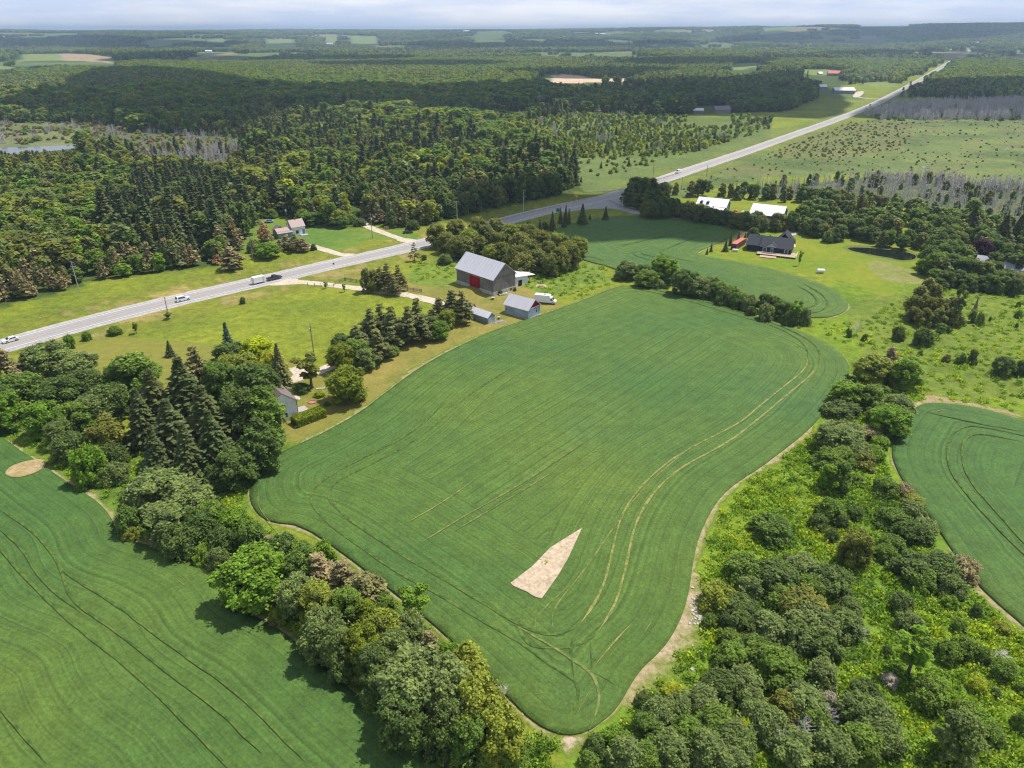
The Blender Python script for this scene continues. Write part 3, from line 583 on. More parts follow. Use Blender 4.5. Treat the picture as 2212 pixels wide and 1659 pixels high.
def pine_mesh(name,mat,seed,h,rad,n,leaf,gap=.2,base=.12):
    r=np.random.default_rng(seed); C=[];D_=[];T=[];lev=int(h*.95); Bc=[]
    for i in range(lev):
        t=(i+.5)/lev; z=h*(base+(1-base)*t); w=rad*(1.04-t)**.92*(1.0+.16*math.sin(7*t+seed)); k=max(3,int(7*(1-.45*t)))
        ph=r.uniform(0,6.28)
        for j in range(k):
            if r.random()<gap: continue
            a=ph+2*pi*j/k+r.normal(0,.25); l=w*r.uniform(.55,1.1); Bc.append((math.cos(a)*l,math.sin(a)*l,z+.10*l))
            for q in (.55,.95):
                m=max(4,int(n*(.45+q*.6)*(l/rad+.25))); c=np.array([math.cos(a)*l*q,math.sin(a)*l*q,z+.12*l*q]); d=dirs(m,r,.4); R0=.30*rad*(.55+.45*l/rad)
                C.append(c+d*R0*np.array([1,1,.5])*r.uniform(.5,1.05,(m,1))); D_.append(d); T.append(np.clip(.35*r.random()+.5*r.random(m)+.15*t,0,1))
    C=np.vstack(C);D_=np.vstack(D_);T=np.concatenate(T); C[:,2]=np.minimum(C[:,2],h)
    return crown_mesh(name,C,D_*.6+np.array([0,0,.6]),leaf*r.uniform(.5,1.4,len(C)),T,mat,seed=seed,jit=.5,asp=1.5),Bc
def bare_mesh(name,mat,seed,h,rad,nb,thin=.02):
    r=random.Random(seed); b=MB(); b.tube([(0,0,-.1),(r.uniform(-.2,.2),r.uniform(-.2,.2),h*.5),(r.uniform(-.5,.5),r.uniform(-.5,.5),h)],[thin*5,thin*3.5,thin],5)
    for i in range(nb):
        z=h*r.uniform(.2,.95); a=r.uniform(0,6.28); l=rad*(1.15-z/h)*r.uniform(.5,1.1)+.3; p=Vector((0,0,z)); e=p+Vector((math.cos(a)*l,math.sin(a)*l,l*r.uniform(.35,.9)))
        b.tube([p,p.lerp(e,.5)+Vector((0,0,-.08*l)),e],[thin*1.8,thin*1.2,thin*.5],3,False)
        for k in range(3):
            q=p.lerp(e,r.uniform(.35,.95)); a2=a+r.uniform(-1.2,1.2); l2=l*.35; b.tube([q,q+Vector((math.cos(a2)*l2,math.sin(a2)*l2,l2*r.uniform(.3,1)))],[thin*.9,thin*.4],3,False)
    return b.mesh(name,mat)
# ---------------------------------------------------------------- plants: colours
M_bark=flat('bark',(.16,.13,.10),.95,var=.35,scale=3); M_paleb=flat('pale_bark',(.38,.34,.30),.9,var=.3,scale=3)
LM=dict(
 green=leafmat('leaf_green',[(.105,.165,.030),(.120,.178,.034),(.090,.145,.032)]),
 dark=leafmat('leaf_dark',[(.074,.118,.032),(.088,.130,.040),(.080,.114,.034)]),
 lime=leafmat('leaf_lime',[(.24,.285,.015),(.20,.26,.02),(.25,.27,.03)]),
 bright=leafmat('leaf_bright',[(.110,.190,.022),(.130,.205,.028)]),
 willow=leafmat('leaf_grayish_green',[(.122,.165,.058),(.138,.180,.070),(.110,.150,.050)]),
 olive=leafmat('leaf_olive',[(.128,.145,.034),(.115,.135,.036),(.142,.155,.034)]),
 gold=leafmat('leaf_golden_green',[(.175,.205,.034),(.155,.188,.036)]),
 maple=leafmat('leaf_maple',[(.118,.155,.016),(.130,.160,.018)]),
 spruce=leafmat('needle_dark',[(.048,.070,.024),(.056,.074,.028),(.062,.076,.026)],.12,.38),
 blue=leafmat('needle_bluish',[(.050,.090,.055)],.10),
 cedar=leafmat('needle_cedar',[(.115,.132,.032),(.135,.142,.036),(.090,.115,.032)],.2),
 pine=leafmat('needle_pine',[(.110,.120,.046),(.092,.110,.042),(.130,.128,.054)],.18),
 brown=leafmat('needle_brown',[(.165,.142,.076),(.150,.135,.070),(.185,.155,.088)],.15),
 rust=leafmat('needle_rust',[(.27,.15,.08)],.12),
 purple=leafmat('leaf_dark_purple',[(.040,.018,.034)],.12),
 grayw=leafmat('twig_gray',[(.25,.23,.20),(.21,.20,.18)],.05,.3),
 deadg=flat('dead_wood',(.54,.50,.48),.9,var=.25,scale=.3),
)
CW={'green':'mid green','dark':'dark green','lime':'lime yellow','bright':'bright green','willow':'grey green','olive':'olive brown','gold':'golden green','maple':'yellowish green','spruce':'dark','blue':'bluish green','cedar':'olive green','pine':'olive','brown':'dull brown','rust':'rust red','purple':'dark purple','grayw':'leafless grey','deadg':'bare grey'}
# near library: (crown mesh, trunk mesh or None, height, radius) in metres
LIB={}
def lib(kind,fn,n): LIB[kind]=[fn(i) for i in range(n)]
def mkb(lod,env,h,rad,base,nb,n,leaf,**kw):
    def f(i):
        me,Bc=blob_crown('crown',LM['green'],100+i*7+int(rad*10)+lod,h,rad,base,nb,n,leaf,env,**kw)
        tr=trunk_mesh('trunk',h,.26*(h/10)**1.1,Bc[::3] if lod==0 else Bc[::6],i,M_bark) if base>.3 else None
        return (me,tr,h,rad)
    return f
lib('tree0',mkb(0,'round',10,4.2,1.2,60,19000,.30,br=(.14,.30)),5)
lib('tall0',mkb(0,'oval',12,3.6,1.5,64,19000,.30,br=(.15,.31)),3)
lib('airy0',mkb(0,'vase',10,2.6,3.2,20,2600,.36,br=(.18,.30)),2)
lib('bush0',mkb(0,'dome',4,3.2,0.0,44,13000,.24,br=(.14,.32)),5)
lib('bush1',mkb(1,'dome',3,2.4,0.0,16,1300,.45,br=(.24,.40)),4)
lib('tree1',mkb(1,'round',10,4.0,1.2,22,1700,.85,br=(.24,.38)),6)
lib('cedar1',mkb(1,'oval',9,2.4,.15,22,1700,.62,br=(.24,.40),flat=1.6),5)
lib('cedar0',mkb(0,'oval',8,2.4,.15,40,8000,.27,br=(.16,.34),flat=1.6),4)
def mks(h,rad,lev,per,seg,leaf,gap,nv,tr=True,**kw): 
    return lambda i:(spruce_mesh('crown',LM['spruce'],300+i+lev,h,rad,lev,per,seg,leaf,gap,**kw),trunk_mesh('trunk',h*1.1,.22*h/12,[],i,M_bark,0.0) if tr else None,h,rad)
lib('spruce0',mks(18,4.3,44,15,8,.95,.04,3),3)
lib('fir0',mks(9,2.2,30,12,5,.62,.03,2),2)
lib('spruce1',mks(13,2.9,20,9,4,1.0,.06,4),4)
def mkp(h,rad,n,leaf,gap,s0): 
    def f(i):
        me,Bc=pine_mesh('crown',LM['pine'],500+i+s0,h,rad,n,leaf,gap); return (me,trunk_mesh('trunk',h*1.05,.2*h/10,Bc[::4],i,M_bark,.02),h,rad)
    return f
lib('pine0',mkp(10.5,3.0,60,.30,.10,0),4); lib('pine1',mkp(10.5,3.0,9,.72,.15,20),4); lib('thinpine0',mkp(9,2.6,16,.36,.35,40),2)
lib('bare0',lambda i:(bare_mesh('branches',LM['deadg'],i,5,2.2,34,.022),None,5,2.2),3)
lib('dead1',lambda i:(bare_mesh('trunk',LM['deadg'],50+i,8,1.3,12,.05),None,8,1.3),4)
ORD=['first','second','third','fourth','fifth','sixth','seventh','eighth','ninth','tenth','eleventh','twelfth','thirteenth','fourteenth','fifteenth','sixteenth','seventeenth','eighteenth','nineteenth']
def ordw(i):
    i+=1
    if i<20: return ORD[i-1]
    t=['','','twenty','thirty','forty','fifty','sixty','seventy','eighty','ninety','hundred']
    if i>=100: 
        r=i-100; return 'hundredth' if r==0 else ('hundred and '+ordw(r-1) if i<200 else ('two hundred and '+ordw(i-201) if i>200 else 'two hundredth'))
    a,b=divmod(i,10); return (t[a]+'-'+ORD[b-1]) if b else t[a][:-1]+'ieth'
KN={'tree':('broadleaf_tree','broadleaf tree','tree'),'tall':('broadleaf_tree','tall broadleaf tree','tree'),'airy':('broadleaf_tree','thin airy tree','tree'),'bush':('bush','bush','bush'),'cedar':('cedar_tree','cedar','tree'),
    'spruce':('spruce_tree','spruce','tree'),'fir':('fir_tree','young fir','tree'),'pine':('pine_tree','pine','tree'),'thinpine':('pine_tree','sparse pine','tree'),'bare':('bare_tree','bare tree','tree'),'dead':('dead_tree','dead tree','tree')}
PLANTS=[]   # (root,kind,colour,X,Y,area)
def plant(kind,col,X,Y,h,rad,area,z=None,parts=True):
    K=LIB[kind]; me,tr,h0,r0=K[rng.integers(len(K))]; base=kind.rstrip('01'); nm,word,cat=KN[base]
    z=float(hgt(X,Y)) if z is None else z; s=Matrix.Diagonal((rad/r0*rng.uniform(.93,1.07),rad/r0*rng.uniform(.93,1.07),h/h0,1))
    rz=rng.uniform(0,2*pi)
    def scaled(o): o.scale=(rad/r0,rad/r0,h/h0)
    mat=LM[col]
    single=(tr is None)
    if single or not parts:
        o=bpy.data.objects.new(nm,me); link(o); o.location=(X,Y,z); o.rotation_euler=(0,0,rz); scaled(o)
        o.material_slots[0].link='OBJECT'; o.material_slots[0].material=mat; root=o
    else:
        root=empty(nm,(X,Y,z),rz); o=bpy.data.objects.new('crown',me); link(o,root); scaled(o); o.material_slots[0].link='OBJECT'; o.material_slots[0].material=mat
        t=bpy.data.objects.new('trunk',tr); link(t,root); scaled(t)
    root['category']=cat; PLANTS.append((root,word,col,X,Y,area)); return root
def pl(kind,col,c,x,y,h,rpx=None,rad=None,area='',fr=.52):
    """stand a plant of height h so that its middle is seen at picture point (x,y); rpx = half width seen there"""
    if kind.startswith('bush') and 'scrub' in area:
        h*=.62; rpx*=.86
        if col=='dark' and rng.random()<.4: col='green'
    if kind.startswith('pine') and rpx: rpx*=1.22
    px,py=D(c,x,y); X,Y=g(px,py,h*fr)
    if rad is None:
        depth=math.hypot(Y*CP+(CAMH-h*fr)*SP,0); rad=rpx*depth/FPX
    return plant(kind,col,X,Y,h,rad,area)
# ---- hedgerow between the two near crop fields
A='hedgerow at the left crop field'
for k,col,x,y,r,h in [('tree0','green',45,850,52,9),('tree0','bright',-5,890,45,9),('pine0','brown',8,790,36,10),('tree0','willow',100,775,46,8),('tree0','willow',170,793,42,7),
 ('tree0','dark',135,855,44,9),('tree0','dark',192,838,42,9),('tall0','green',290,815,58,13),('tree0','dark',235,868,42,9),('tree0','bright',95,905,42,8),('tree0','green',160,905,40,8),('tree0','willow',205,885,38,8),
 ('cedar0','olive',232,940,36,9),('bush0','dark',150,965,40,6),('bush0','bright',190,1005,38,8),('tree0','willow',130,935,30,6),('bush0','dark',245,985,34,5),('bush0','willow',250,1020,30,4),('bush0','green',215,1030,22,3),
 ('spruce0','spruce',335,868,66,17),('spruce0','spruce',398,850,72,19),('spruce0','spruce',445,905,72,17),('spruce0','spruce',370,930,70,16),('spruce0','spruce',305,900,46,15),('spruce0','spruce',460,950,52,15),('spruce0','spruce',405,975,50,14),('spruce0','spruce',335,975,44,12),
 ('pine0','pine',425,800,34,14),('tree0','green',255,830,35,10),
 ('tall0','dark',548,850,50,15),('tall0','green',572,897,42,14),('tall0','dark',565,960,44,12),('tree0','dark',520,900,46,13),('tree0','green',480,830,40,11),
 ('tall0','dark',580,838,28,13),('tree0','lime',552,765,42,9),('tree0','gold',515,805,44,10),('tree0','lime',590,790,26,8),('spruce0','pine',602,785,24,12),('tree0','dark',497,775,34,9),
 ('tree0','dark',510,1010,42,8),('bush0','dark',470,1030,34,5),
 ('tree0','willow',345,1065,62,8.5),('tree0','willow',410,1085,56,8),('bush0','willow',300,1090,44,6),('bush0','green',280,1125,36,5),('tree0','willow',365,1130,52,7.5),('bush0','dark',430,1140,42,6),('bush0','gold',282,1150,20,2.5),('bush0','dark',395,1165,40,5.5),
 ('bush0','green',455,1120,44,6),('bush0','bright',505,1140,44,6),('bush0','dark',480,1170,36,5),('bush0','green',540,1160,36,5.5),('bush0','bright',440,1195,24,3),('bush0','willow',470,1205,26,3.5),
 ('tree0','bright',548,1248,72,9),('tree0','dark',610,1195,34,7),('pine0','brown',585,1190,26,7),('tree0','willow',640,1290,44,7.5),('pine0','brown',690,1240,46,9),('pine0','brown',740,1250,40,8),('cedar0','pine',790,1285,42,8),('tree0','green',655,1235,40,8),
 ('tree0','gold',690,1310,44,8.5),('tree0','willow',700,1372,50,8),('tree0','green',755,1320,42,8),('tree0','maple',790,1340,34,7),('tree0','maple',783,1402,40,8),('tree0','willow',735,1400,40,8),('tree0','gold',830,1370,44,8),('tree0','willow',850,1405,36,7),
 ('airy0','bright',895,1320,34,9),('tree0','green',835,1320,30,6),('tree0','willow',885,1370,34,7),('pine0','brown',928,1400,30,7),('bush0','bright',968,1420,32,4),('bush0','green',940,1450,34,4),('bush0','bright',700,1195,28,4),('tree0','green',655,1205,30,6),
 ('tree0','willow',890,1480,76,10),('tree0','willow',965,1500,62,9.5),('tree0','dark',870,1560,52,8),('cedar0','gold',1010,1450,44,9),('tree0','gold',1035,1535,56,10),('tree0','gold',1080,1590,50,9),('tree0','green',1020,1600,46,8),('bush0','dark',960,1590,44,6),('bush0','green',1110,1640,34,4),('tree0','willow',985,1560,40,8),
 ('bush0','dark',815,1490,40,5),('bush0','green',845,1530,30,4),('tree0','dark',805,1440,44,7),('bush0','dark',735,1450,30,4),('bush0','gold',600,1330,20,2.5)]:
    pl(k,col,'D',x,y,h,r,area=A)
pl('bare0','deadg','D',65,928,5,area=A,rad=2.3); pl('bare0','deadg','D',1088,1500,3,area=A,rad=1.6)
# ---- farmyard and garden
A='farmyard lawn'
for k,col,c,x,y,r,h in [('tree0','maple','D',748,832,46,9),('tree0','maple','D',735,772,27,7.5),('tree0','green','D',768,762,32,7),('tree0','willow','D',790,776,24,6),('airy0','olive','D',668,800,32,9),('bush0','dark','D',652,838,20,2),('bush0','lime','D',690,850,12,1.5),
 ('tree0','dark','D',740,745,24,6),('bush0','green','D',705,872,7,1),
 ('pine0','pine','D',769,732,27,9),('pine0','pine','D',800,702,26,11),('pine0','pine','D',815,745,27,10),('pine0','pine','D',822,690,22,11),('pine0','pine','D',846,705,30,13),('pine0','pine','D',882,700,27,12),('pine0','pine','D',900,682,26,12),
 ('pine0','pine','D',912,708,24,9),('tree0','dark','D',933,704,22,6),('tree0','green','D',950,714,21,5.5),('bush0','green','D',843,758,17,3),('pine0','pine','D',948,670,23,9),('pine0','pine','D',975,660,24,11),('pine0','pine','D',998,662,22,11),('tree0','gold','D',965,690,17,6),('bush0','dark','D',870,735,16,2.5),('bush0','dark','D',970,706,10,1.5),
 ('cedar0','cedar','D',790,606,15,8.5),('cedar0','cedar','D',806,606,14,8),('pine0','brown','D',820,600,17,9),('pine0','pine','D',835,598,18,11),('pine0','brown','D',845,612,14,8),('pine0','pine','D',860,600,16,10),('pine0','pine','D',851,618,13,7),
 ('thinpine0','pine','D',894,543,14,8),('bush0','dark','D',916,556,6,2),('airy0','green','D',743,622,5,3),('airy0','green','D',703,616,5,2.5),('bush0','dark','D',524,649,6,2.2),('fir0','spruce','D',365,752,12,5),('fir0','blue','D',492,737,22,12),('airy0','dark','D',362,683,10,2),('airy0','green','D',292,709,8,3.5),
 ('bush0','green','D',247,714,15,2.5),('bush0','green','D',186,726,10,2.5),('bush0','bright','D',149,738,12,4),('bush0','dark','B1',1035,885,5,1.5),('bush0','dark','B1',1275,830,4,1.2)]:
    pl(k,col,c,x,y,h,r,area=A)
# ---- grove behind the barn
A='grove behind the barn'
for x,y in [(945,508),(962,525),(985,498),(985,535),(1010,515),(1030,490),(1035,530),(1052,508),(1075,492),(1080,525),(1085,548),(1105,505),(1118,530),(1120,560),(1140,510),(1150,540),(1165,565),(1172,520),(1185,545),(1205,525),(1205,560),(1222,545),(1240,552),(1245,535),(1000,540),(1060,550),(1130,575),(1190,572)]:
    pl('tree0',['olive','gold','olive','cedar'][rng.integers(4)],'D',x+rng.uniform(-5,5),y+rng.uniform(-3,3),rng.uniform(8,10),rng.uniform(19,24),area=A)
for x,y,r in [(1105,565,12),(1090,572,10),(960,560,14)]: pl('bush0','willow','D',x,y,4,r,area=A)
# ---- hedgerow between the big crop field and the far crop field
A='hedgerow between the big and the far crop field'
for k,col,c,x,y,r,h in [('tree0','willow','R7',1050,765,26,6.5),('bush0','green','R7',985,815,12,3),('tree0','dark','R7',1190,785,22,6),('tree0','bright','R7',1345,755,27,9),('airy0','bright','R7',1410,790,18,9),('tree0','green','R7',1210,835,24,6),('tree0','dark','R7',1500,865,27,9),('bush0','willow','R7',1310,880,14,3),
 ('tree0','green','R7',1600,850,18,6),('tree0','willow','R7',1640,905,24,6.5),('tree0','dark','R7',1720,890,20,6),('bush0','willow','R7',1700,950,18,4),('tree0','green','R7',1790,930,20,6),('bush0','dark','R7',1840,985,20,5),('tree0','green','R7',1900,960,18,5.5),('bush0','green','R7',1960,1010,20,5),('bush0','willow','R7',2040,1030,20,5),('bush0','dark','R7',2055,1098,11,3),
 ('tree0','dark','R8',30,1030,18,6),('bush0','willow','R8',50,1110,18,5),('tree0','dark','R8',110,1050,16,6),('tree0','green','R8',190,1090,20,6),('airy0','bright','R8',285,1110,14,8),('bush0','willow','R8',355,1140,18,5),('bush0','dark','R8',240,1160,16,4),('bush0','bright','R8',160,1155,8,2)]:
    pl(k,col,c,x,y,h,r,area=A)
# ---- right meadow
A='right meadow'
for k,col,c,x,y,r,h in [('cedar0','cedar','R8',1290,985,18,8),('cedar0','cedar','R8',1350,930,18,9),('cedar0','olive','R8',1240,1060,18,7),('cedar0','olive','R8',1330,1060,20,8),('cedar0','cedar','R8',1410,970,16,8),('cedar0','olive','R8',1400,1090,20,8),('cedar0','cedar','R8',1480,1080,18,7),('cedar0','olive','R8',1240,1130,16,5),('cedar0','olive','R8',1330,1150,17,6),('cedar0','cedar','R8',1440,1150,17,6),('cedar0','cedar','R8',1550,1070,18,7),('cedar0','cedar','R8',1570,1140,16,6),('cedar0','olive','R8',1280,1080,16,7),
 ('airy0','dark','R8',1600,1080,13,13),('fir0','brown','R8',1745,1055,7,6),('bush1','willow','R8',1720,1140,9,4),('bush1','willow','R8',1780,1165,9,4),('bush0','dark','R8',1115,1278,14,4),('bush0','dark','R8',1318,1310,20,5),('airy0','green','R8',1455,1255,12,4.5),('bush1','dark','R8',1520,1245,10,2),('bush1','dark','R8',708,1272,8,2.5),('bush1','dark','R8',845,1312,6,2),
 ('tree0','dark','R8',1975,1545,21,5),('bush0','dark','R8',2110,1560,14,4),('bush1','dark','R8',1725,1470,11,4),('bush1','green','R8',1640,1490,12,3),('bush1','olive','R8',1510,1480,8,2),('bush1','green','R8',1295,1435,5,1.5),('bush1','green','R8',2090,1045,5,2),('bush1','green','R8',2095,1120,8,2.5),('bush1','dark','R8',2075,1215,4,1.5),('bush1','green','R8',1860,1160,3,1.5),('bush1','green','R8',1640,1190,8,2),
 ('airy0','green','R8',545,510,0,0)][:-1]:
    pl(k,col,c,x,y,h,r,area=A)
pl('bare0','deadg','R8',790,1235,5,area=A,rad=2.0); pl('bush0','willow','R8',553,495,5,14,area='dark blue house lawn')
A='dark blue house lawn'
for k,col,c,x,y,r,h in [('fir0','dark','B2',175,770,8,5),('fir0','spruce','B2',270,640,5,6),('fir0','spruce','B2',415,600,5,5),('fir0','spruce','B2',540,600,5,5),('bush0','dark','B2',690,520,11,4),('airy0','green','B2',1575,1010,5,6),('fir0','spruce','R7',1735,580,4,4),('fir0','spruce','R7',1700,610,3,3)]: pl(k,col,c,x,y,h,r,area=A)
# ---- right scrub and hedgerow along the right crop field
A='scrub beside the right crop field'
S=[]
for s in '''tree0 gold T4 860,140 36 7|tree0 bright T4 1110,170 34 8|pine0 brown T4 980,60 18 8|cedar0 olive T4 1000,170 20 6|tree0 bright T4 650,320 30 6|tree0 green T4 870,350 32 6|bush0 gold T4 760,290 26 3|bush0 dark T4 620,430 40 5|bush0 willow T4 560,450 24 4|tree0 willow T4 1030,430 34 6|tree0 bright T4 980,530 36 7|tree0 green T4 900,470 24 5|bush0 willow T4 640,610 48 6|tree0 willow T4 560,660 36 6|bush0 brown T4 830,620 28 4|bush0 bright T4 900,690 22 4|bush0 willow T4 700,750 46 6|bush0 olive T4 760,810 34 5|bush0 green T4 520,820 40 6|bush0 green T4 620,800 34 6|bush0 bright T4 850,770 26 5|cedar0 bright T4 520,960 22 6|cedar0 green T4 615,950 20 7|bush0 green T4 720,970 18 3|bush0 dark T4 950,1030 30 5|bush0 brown T4 1085,1050 22 4|bush0 gold T4 1150,1120 26 2.5|bush0 dark T4 530,1200 36 6|bush0 dark T4 720,1225 19 3.5|bush0 dark T4 1000,1270 40 5|bush0 dark T4 1160,1370 38 5|bush0 willow T4 1240,1330 30 4.5|bush0 willow T4 1150,1190 28 4|bush0 dark T4 440,1290 22 4|bush0 dark T4 620,1290 18 4|bush0 dark T4 90,1340 46 6|tree0 olive T4 720,1500 30 7|bush0 green T4 1000,1450 30 4|bush0 green T4 950,1520 26 4|bush0 dark T4 545,1390 16 3|bush0 brown T4 1530,1610 24 4|bush0 dark T4 690,215 8 2|bush0 green T4 975,300 9 2
bush0 dark T8 120,170 58 7|bush0 willow T8 330,100 46 6|bush0 dark T8 560,190 48 6|bush0 green T8 400,240 34 5|bush0 dark T8 160,290 40 5|bush0 dark T8 1200,90 54 6|bush0 dark T8 1400,70 48 6|bush0 green T8 1250,160 36 5|bush0 brown T8 1580,90 38 5|bush0 willow T8 1500,240 34 5|bush0 bright T8 1480,360 20 3|bush0 dark T8 1110,370 28 4.5|bush0 willow T8 1160,520 30 4.5|bush0 willow T8 700,400 28 4|bush0 olive T8 350,390 56 6|bush0 willow T8 430,540 60 7|bush0 willow T8 660,530 44 6|bush0 willow T8 330,630 50 6|bush0 dark T8 480,700 50 6|bush0 dark T8 130,870 62 7|bush0 willow T8 480,910 40 5.5|bush0 willow T8 60,560 52 6|bush0 dark T8 1470,750 32 4.5|bush0 dark T8 1590,720 32 5|bush0 dark T8 1720,770 22 4|bush0 dark T8 1560,540 18 3|bush0 dark T8 1690,430 14 3|bush0 dark T8 1910,890 30 4|bush0 green T8 1330,1060 44 6|bush0 dark T8 830,1090 40 5.5|bush0 willow T8 760,1220 52 6|bush0 willow T8 900,1240 50 6|tree0 willow T8 1540,1430 48 8|bush0 dark T8 800,1440 50 6|bush0 willow T8 960,1400 50 6|bush0 willow T8 350,1150 56 6|bush0 olive T8 200,1180 44 5|bush0 willow T8 560,1500 54 6|bush0 willow T8 250,1500 58 6|bush0 willow T8 60,1300 46 6|bush0 green T8 430,1300 44 5|bush0 lime T8 1700,1010 20 3|bush0 dark T8 1840,1070 12 2|bush0 bright T8 1700,1280 38 4|bush0 green T8 1800,1400 30 4|bush0 dark T8 2040,1040 14 2.5|bush0 dark T8 2040,1290 20 4|bush0 green T8 1600,1240 36 5|bush0 grayw T8 1010,970 18 2.5|bush0 grayw T8 540,1130 20 4|bush0 dark T8 990,740 12 2.5|bush0 gold T8 1900,560 18 2|airy0 bright T8 1205,760 38 8
bush0 gold T7 1760,330 46 6|bush0 dark T7 1880,420 48 6|bush0 dark T7 1900,530 40 6|bush0 green T7 1660,500 18 3|bush0 green T7 1810,640 26 4|bush0 green T7 1850,790 46 5.5|bush0 green T7 1990,720 42 5.5|bush0 lime T7 1370,1060 26 3|bush0 willow T7 1270,1230 40 5.5|bush0 willow T7 1420,1190 34 5|bush0 willow T7 1600,1130 46 6|bush0 dark T7 1760,1010 48 6|bush0 willow T7 1920,980 48 6|bush0 green T7 1170,1340 40 5|bush0 bright T7 920,1420 34 4|bush0 dark T7 780,1480 30 4|bush0 willow T7 1010,1550 48 6|bush0 willow T7 1340,1500 52 6|bush0 green T7 1500,1380 44 5.5|bush0 willow T7 1640,1500 52 6|bush0 willow T7 1850,1420 52 6|bush0 green T7 1700,1290 48 6|bush0 willow T7 2010,1250 44 6|bush0 lime T7 1930,1340 24 4|bush0 green T7 720,1590 28 3|bush0 dark T7 1140,1120 22 3|bush0 willow T7 1980,1120 40 5|bush0 dark T7 1960,100 46 6|bush0 willow T7 1980,240 34 5|bush0 green T7 1160,1560 40 5|bush0 willow T7 1820,1600 50 5|bush0 dark T7 1240,1100 10 1.5'''.replace('\n','|').split('|'):
    k,col,c,xy,r,h=s.split(); x,y=map(float,xy.split(',')); pl(k,col,c,x,y,float(h),float(r)*1.08,area=A)
for c,x,y,h in [('T8',770,610,2.5),('T8',340,1370,4),('T8',160,1470,3.5),('T8',1890,790,1.5),('T8',530,1240,3)]: pl('bare0','deadg',c,x,y,h,rad=2.0,area=A)
# ---- line beyond the highway near the white house
A='yard of the white house'
for k,col,c,x,y,r,h in [('pine0','rust','R6',120,450,14,9),('thinpine0','brown','R6',150,470,12,9),('pine0','brown','R6',300,540,17,6),('pine0','pine','R6',370,540,16,8),('pine0','brown','R6',440,560,14,6),('pine0','brown','R6',250,560,13,5),('bush0','dark','R6',525,580,7,2.5),('tree0','bright','R6',150,610,25,6),('bush0','willow','R6',40,570,14,5),('pine0','brown','R6',60,600,10,5),
 ('tree0','green','R6',510,350,25,6),('bush0','green','R6',430,320,18,5),('bush0','willow','R6',600,350,18,5),('tree0','green','R6',740,370,20,6),('pine0','brown','R6',690,300,16,8),('bush0','green','R6',820,350,16,4),('bush0','dark','R6',900,380,12,3),('bush0','willow','R6',870,310,10,3),('bush0','green','R6',60,290,16,4),('bush0','green','R6',180,310,14,4),('bush0','green','R6',20,340,14,4),('bush0','dark','R6',1330,400,14,4)]:
    pl(k,col,c,x,y,h,r,area=A)
pl('pine0','brown','D',497,556,9,27,area='highway verge'); pl('pine0','rust','D',470,560,4,10,area='highway verge')
# ---- firs at the road junction
A='verge at the road junction'
for c,x,y,r,h in [('R7',445,365,9,9),('R7',512,320,6,8),('R7',555,310,7,9),('R7',580,330,6,8),('R7',690,310,13,10),('R7',878,305,8,7),('R7',540,380,8,5),('R7',345,395,5,5),('R7',750,335,4,3)]: pl('fir0','spruce',c,x,y,h,r,area=A)
for x,y,r in [(380,405,8),(250,400,6)]: pl('bush1','dark','R7',x,y,3,r,area=A)
for c,x,y,r,h in [('R7',1100,150,20,12),('R7',1180,120,20,13),('R7',1240,110,18,12),('R7',1060,190,16,8),('R7',1150,210,18,8),('R7',1230,190,18,8),('R7',1290,160,12,7),('R7',1120,100,18,12)]: pl('tree0','dark',c,x,y,h,r,area=A)
A='cedars along the far crop field'
for x,y,r,h in [(1200,270,16,7),(1260,280,18,8),(1320,280,18,8),(1380,260,18,9),(1440,260,18,9),(1480,280,16,7),(1540,290,17,7),(1600,300,17,7),(1650,315,16,8),(1700,320,16,7),(1750,330,16,7),(1800,340,16,7),(1850,345,16,7),(1900,355,16,7),(1950,370,17,7),(2000,360,17,8),(2050,380,16,7),(2100,360,16,8),(1560,255,14,6),(1640,280,14,6),(1240,240,14,6),(1350,230,14,7)]:
    pl('cedar0' if rng.random()<.5 else 'tree0',['cedar','dark','dark'][rng.integers(3)],'R7',x,y,h,r,area=A)
for x,y,r,h in [(1120,320,15,8),(1180,330,17,8),(1240,330,15,7),(800,350,14,7),(870,350,14,7),(700,330,13,7),(760,390,9,6)]: pl('cedar0','cedar','B2',x,y,h,r,area=A)
for x,y,r,h in [(1400,300,16,9),(1480,330,14,8),(1620,340,12,7),(1700,390,16,7),(1780,420,17,7),(1860,430,18,8),(1960,440,16,7),(2030,480,13,6)]: pl('cedar0',['cedar','dark','green'][rng.integers(3)],'B2',x,y,h,r,area='driveway of the dark blue house')
A='pond'
for x,y,r,h in [(590,480,14,6),(640,460,18,7),(690,400,20,9),(640,370,20,8),(760,420,20,8),(830,330,18,8),(830,470,17,6),(900,470,18,7),(930,400,16,7),(960,330,18,8),(1000,510,15,7),(1040,510,13,7),(1070,420,18,8),(1090,360,18,8),(1150,540,14,6),(1200,500,14,7),(1310,530,15,7),(1260,520,10,5),(820,240,16,11),(700,230,18,9),(620,230,18,9),(540,260,18,8),(460,250,18,8),(380,270,18,8),(340,300,16,7),(1080,280,16,8),(960,220,16,8)]:
    pl('cedar0' if rng.random()<.45 else 'tree0',['cedar','dark','dark','green'][rng.integers(4)],'R8',x,y,h,r,area='trees behind the pond')
A='wood at the grey roofed house'
pl('tree0','purple','R8',1790,600,9,20,area=A)
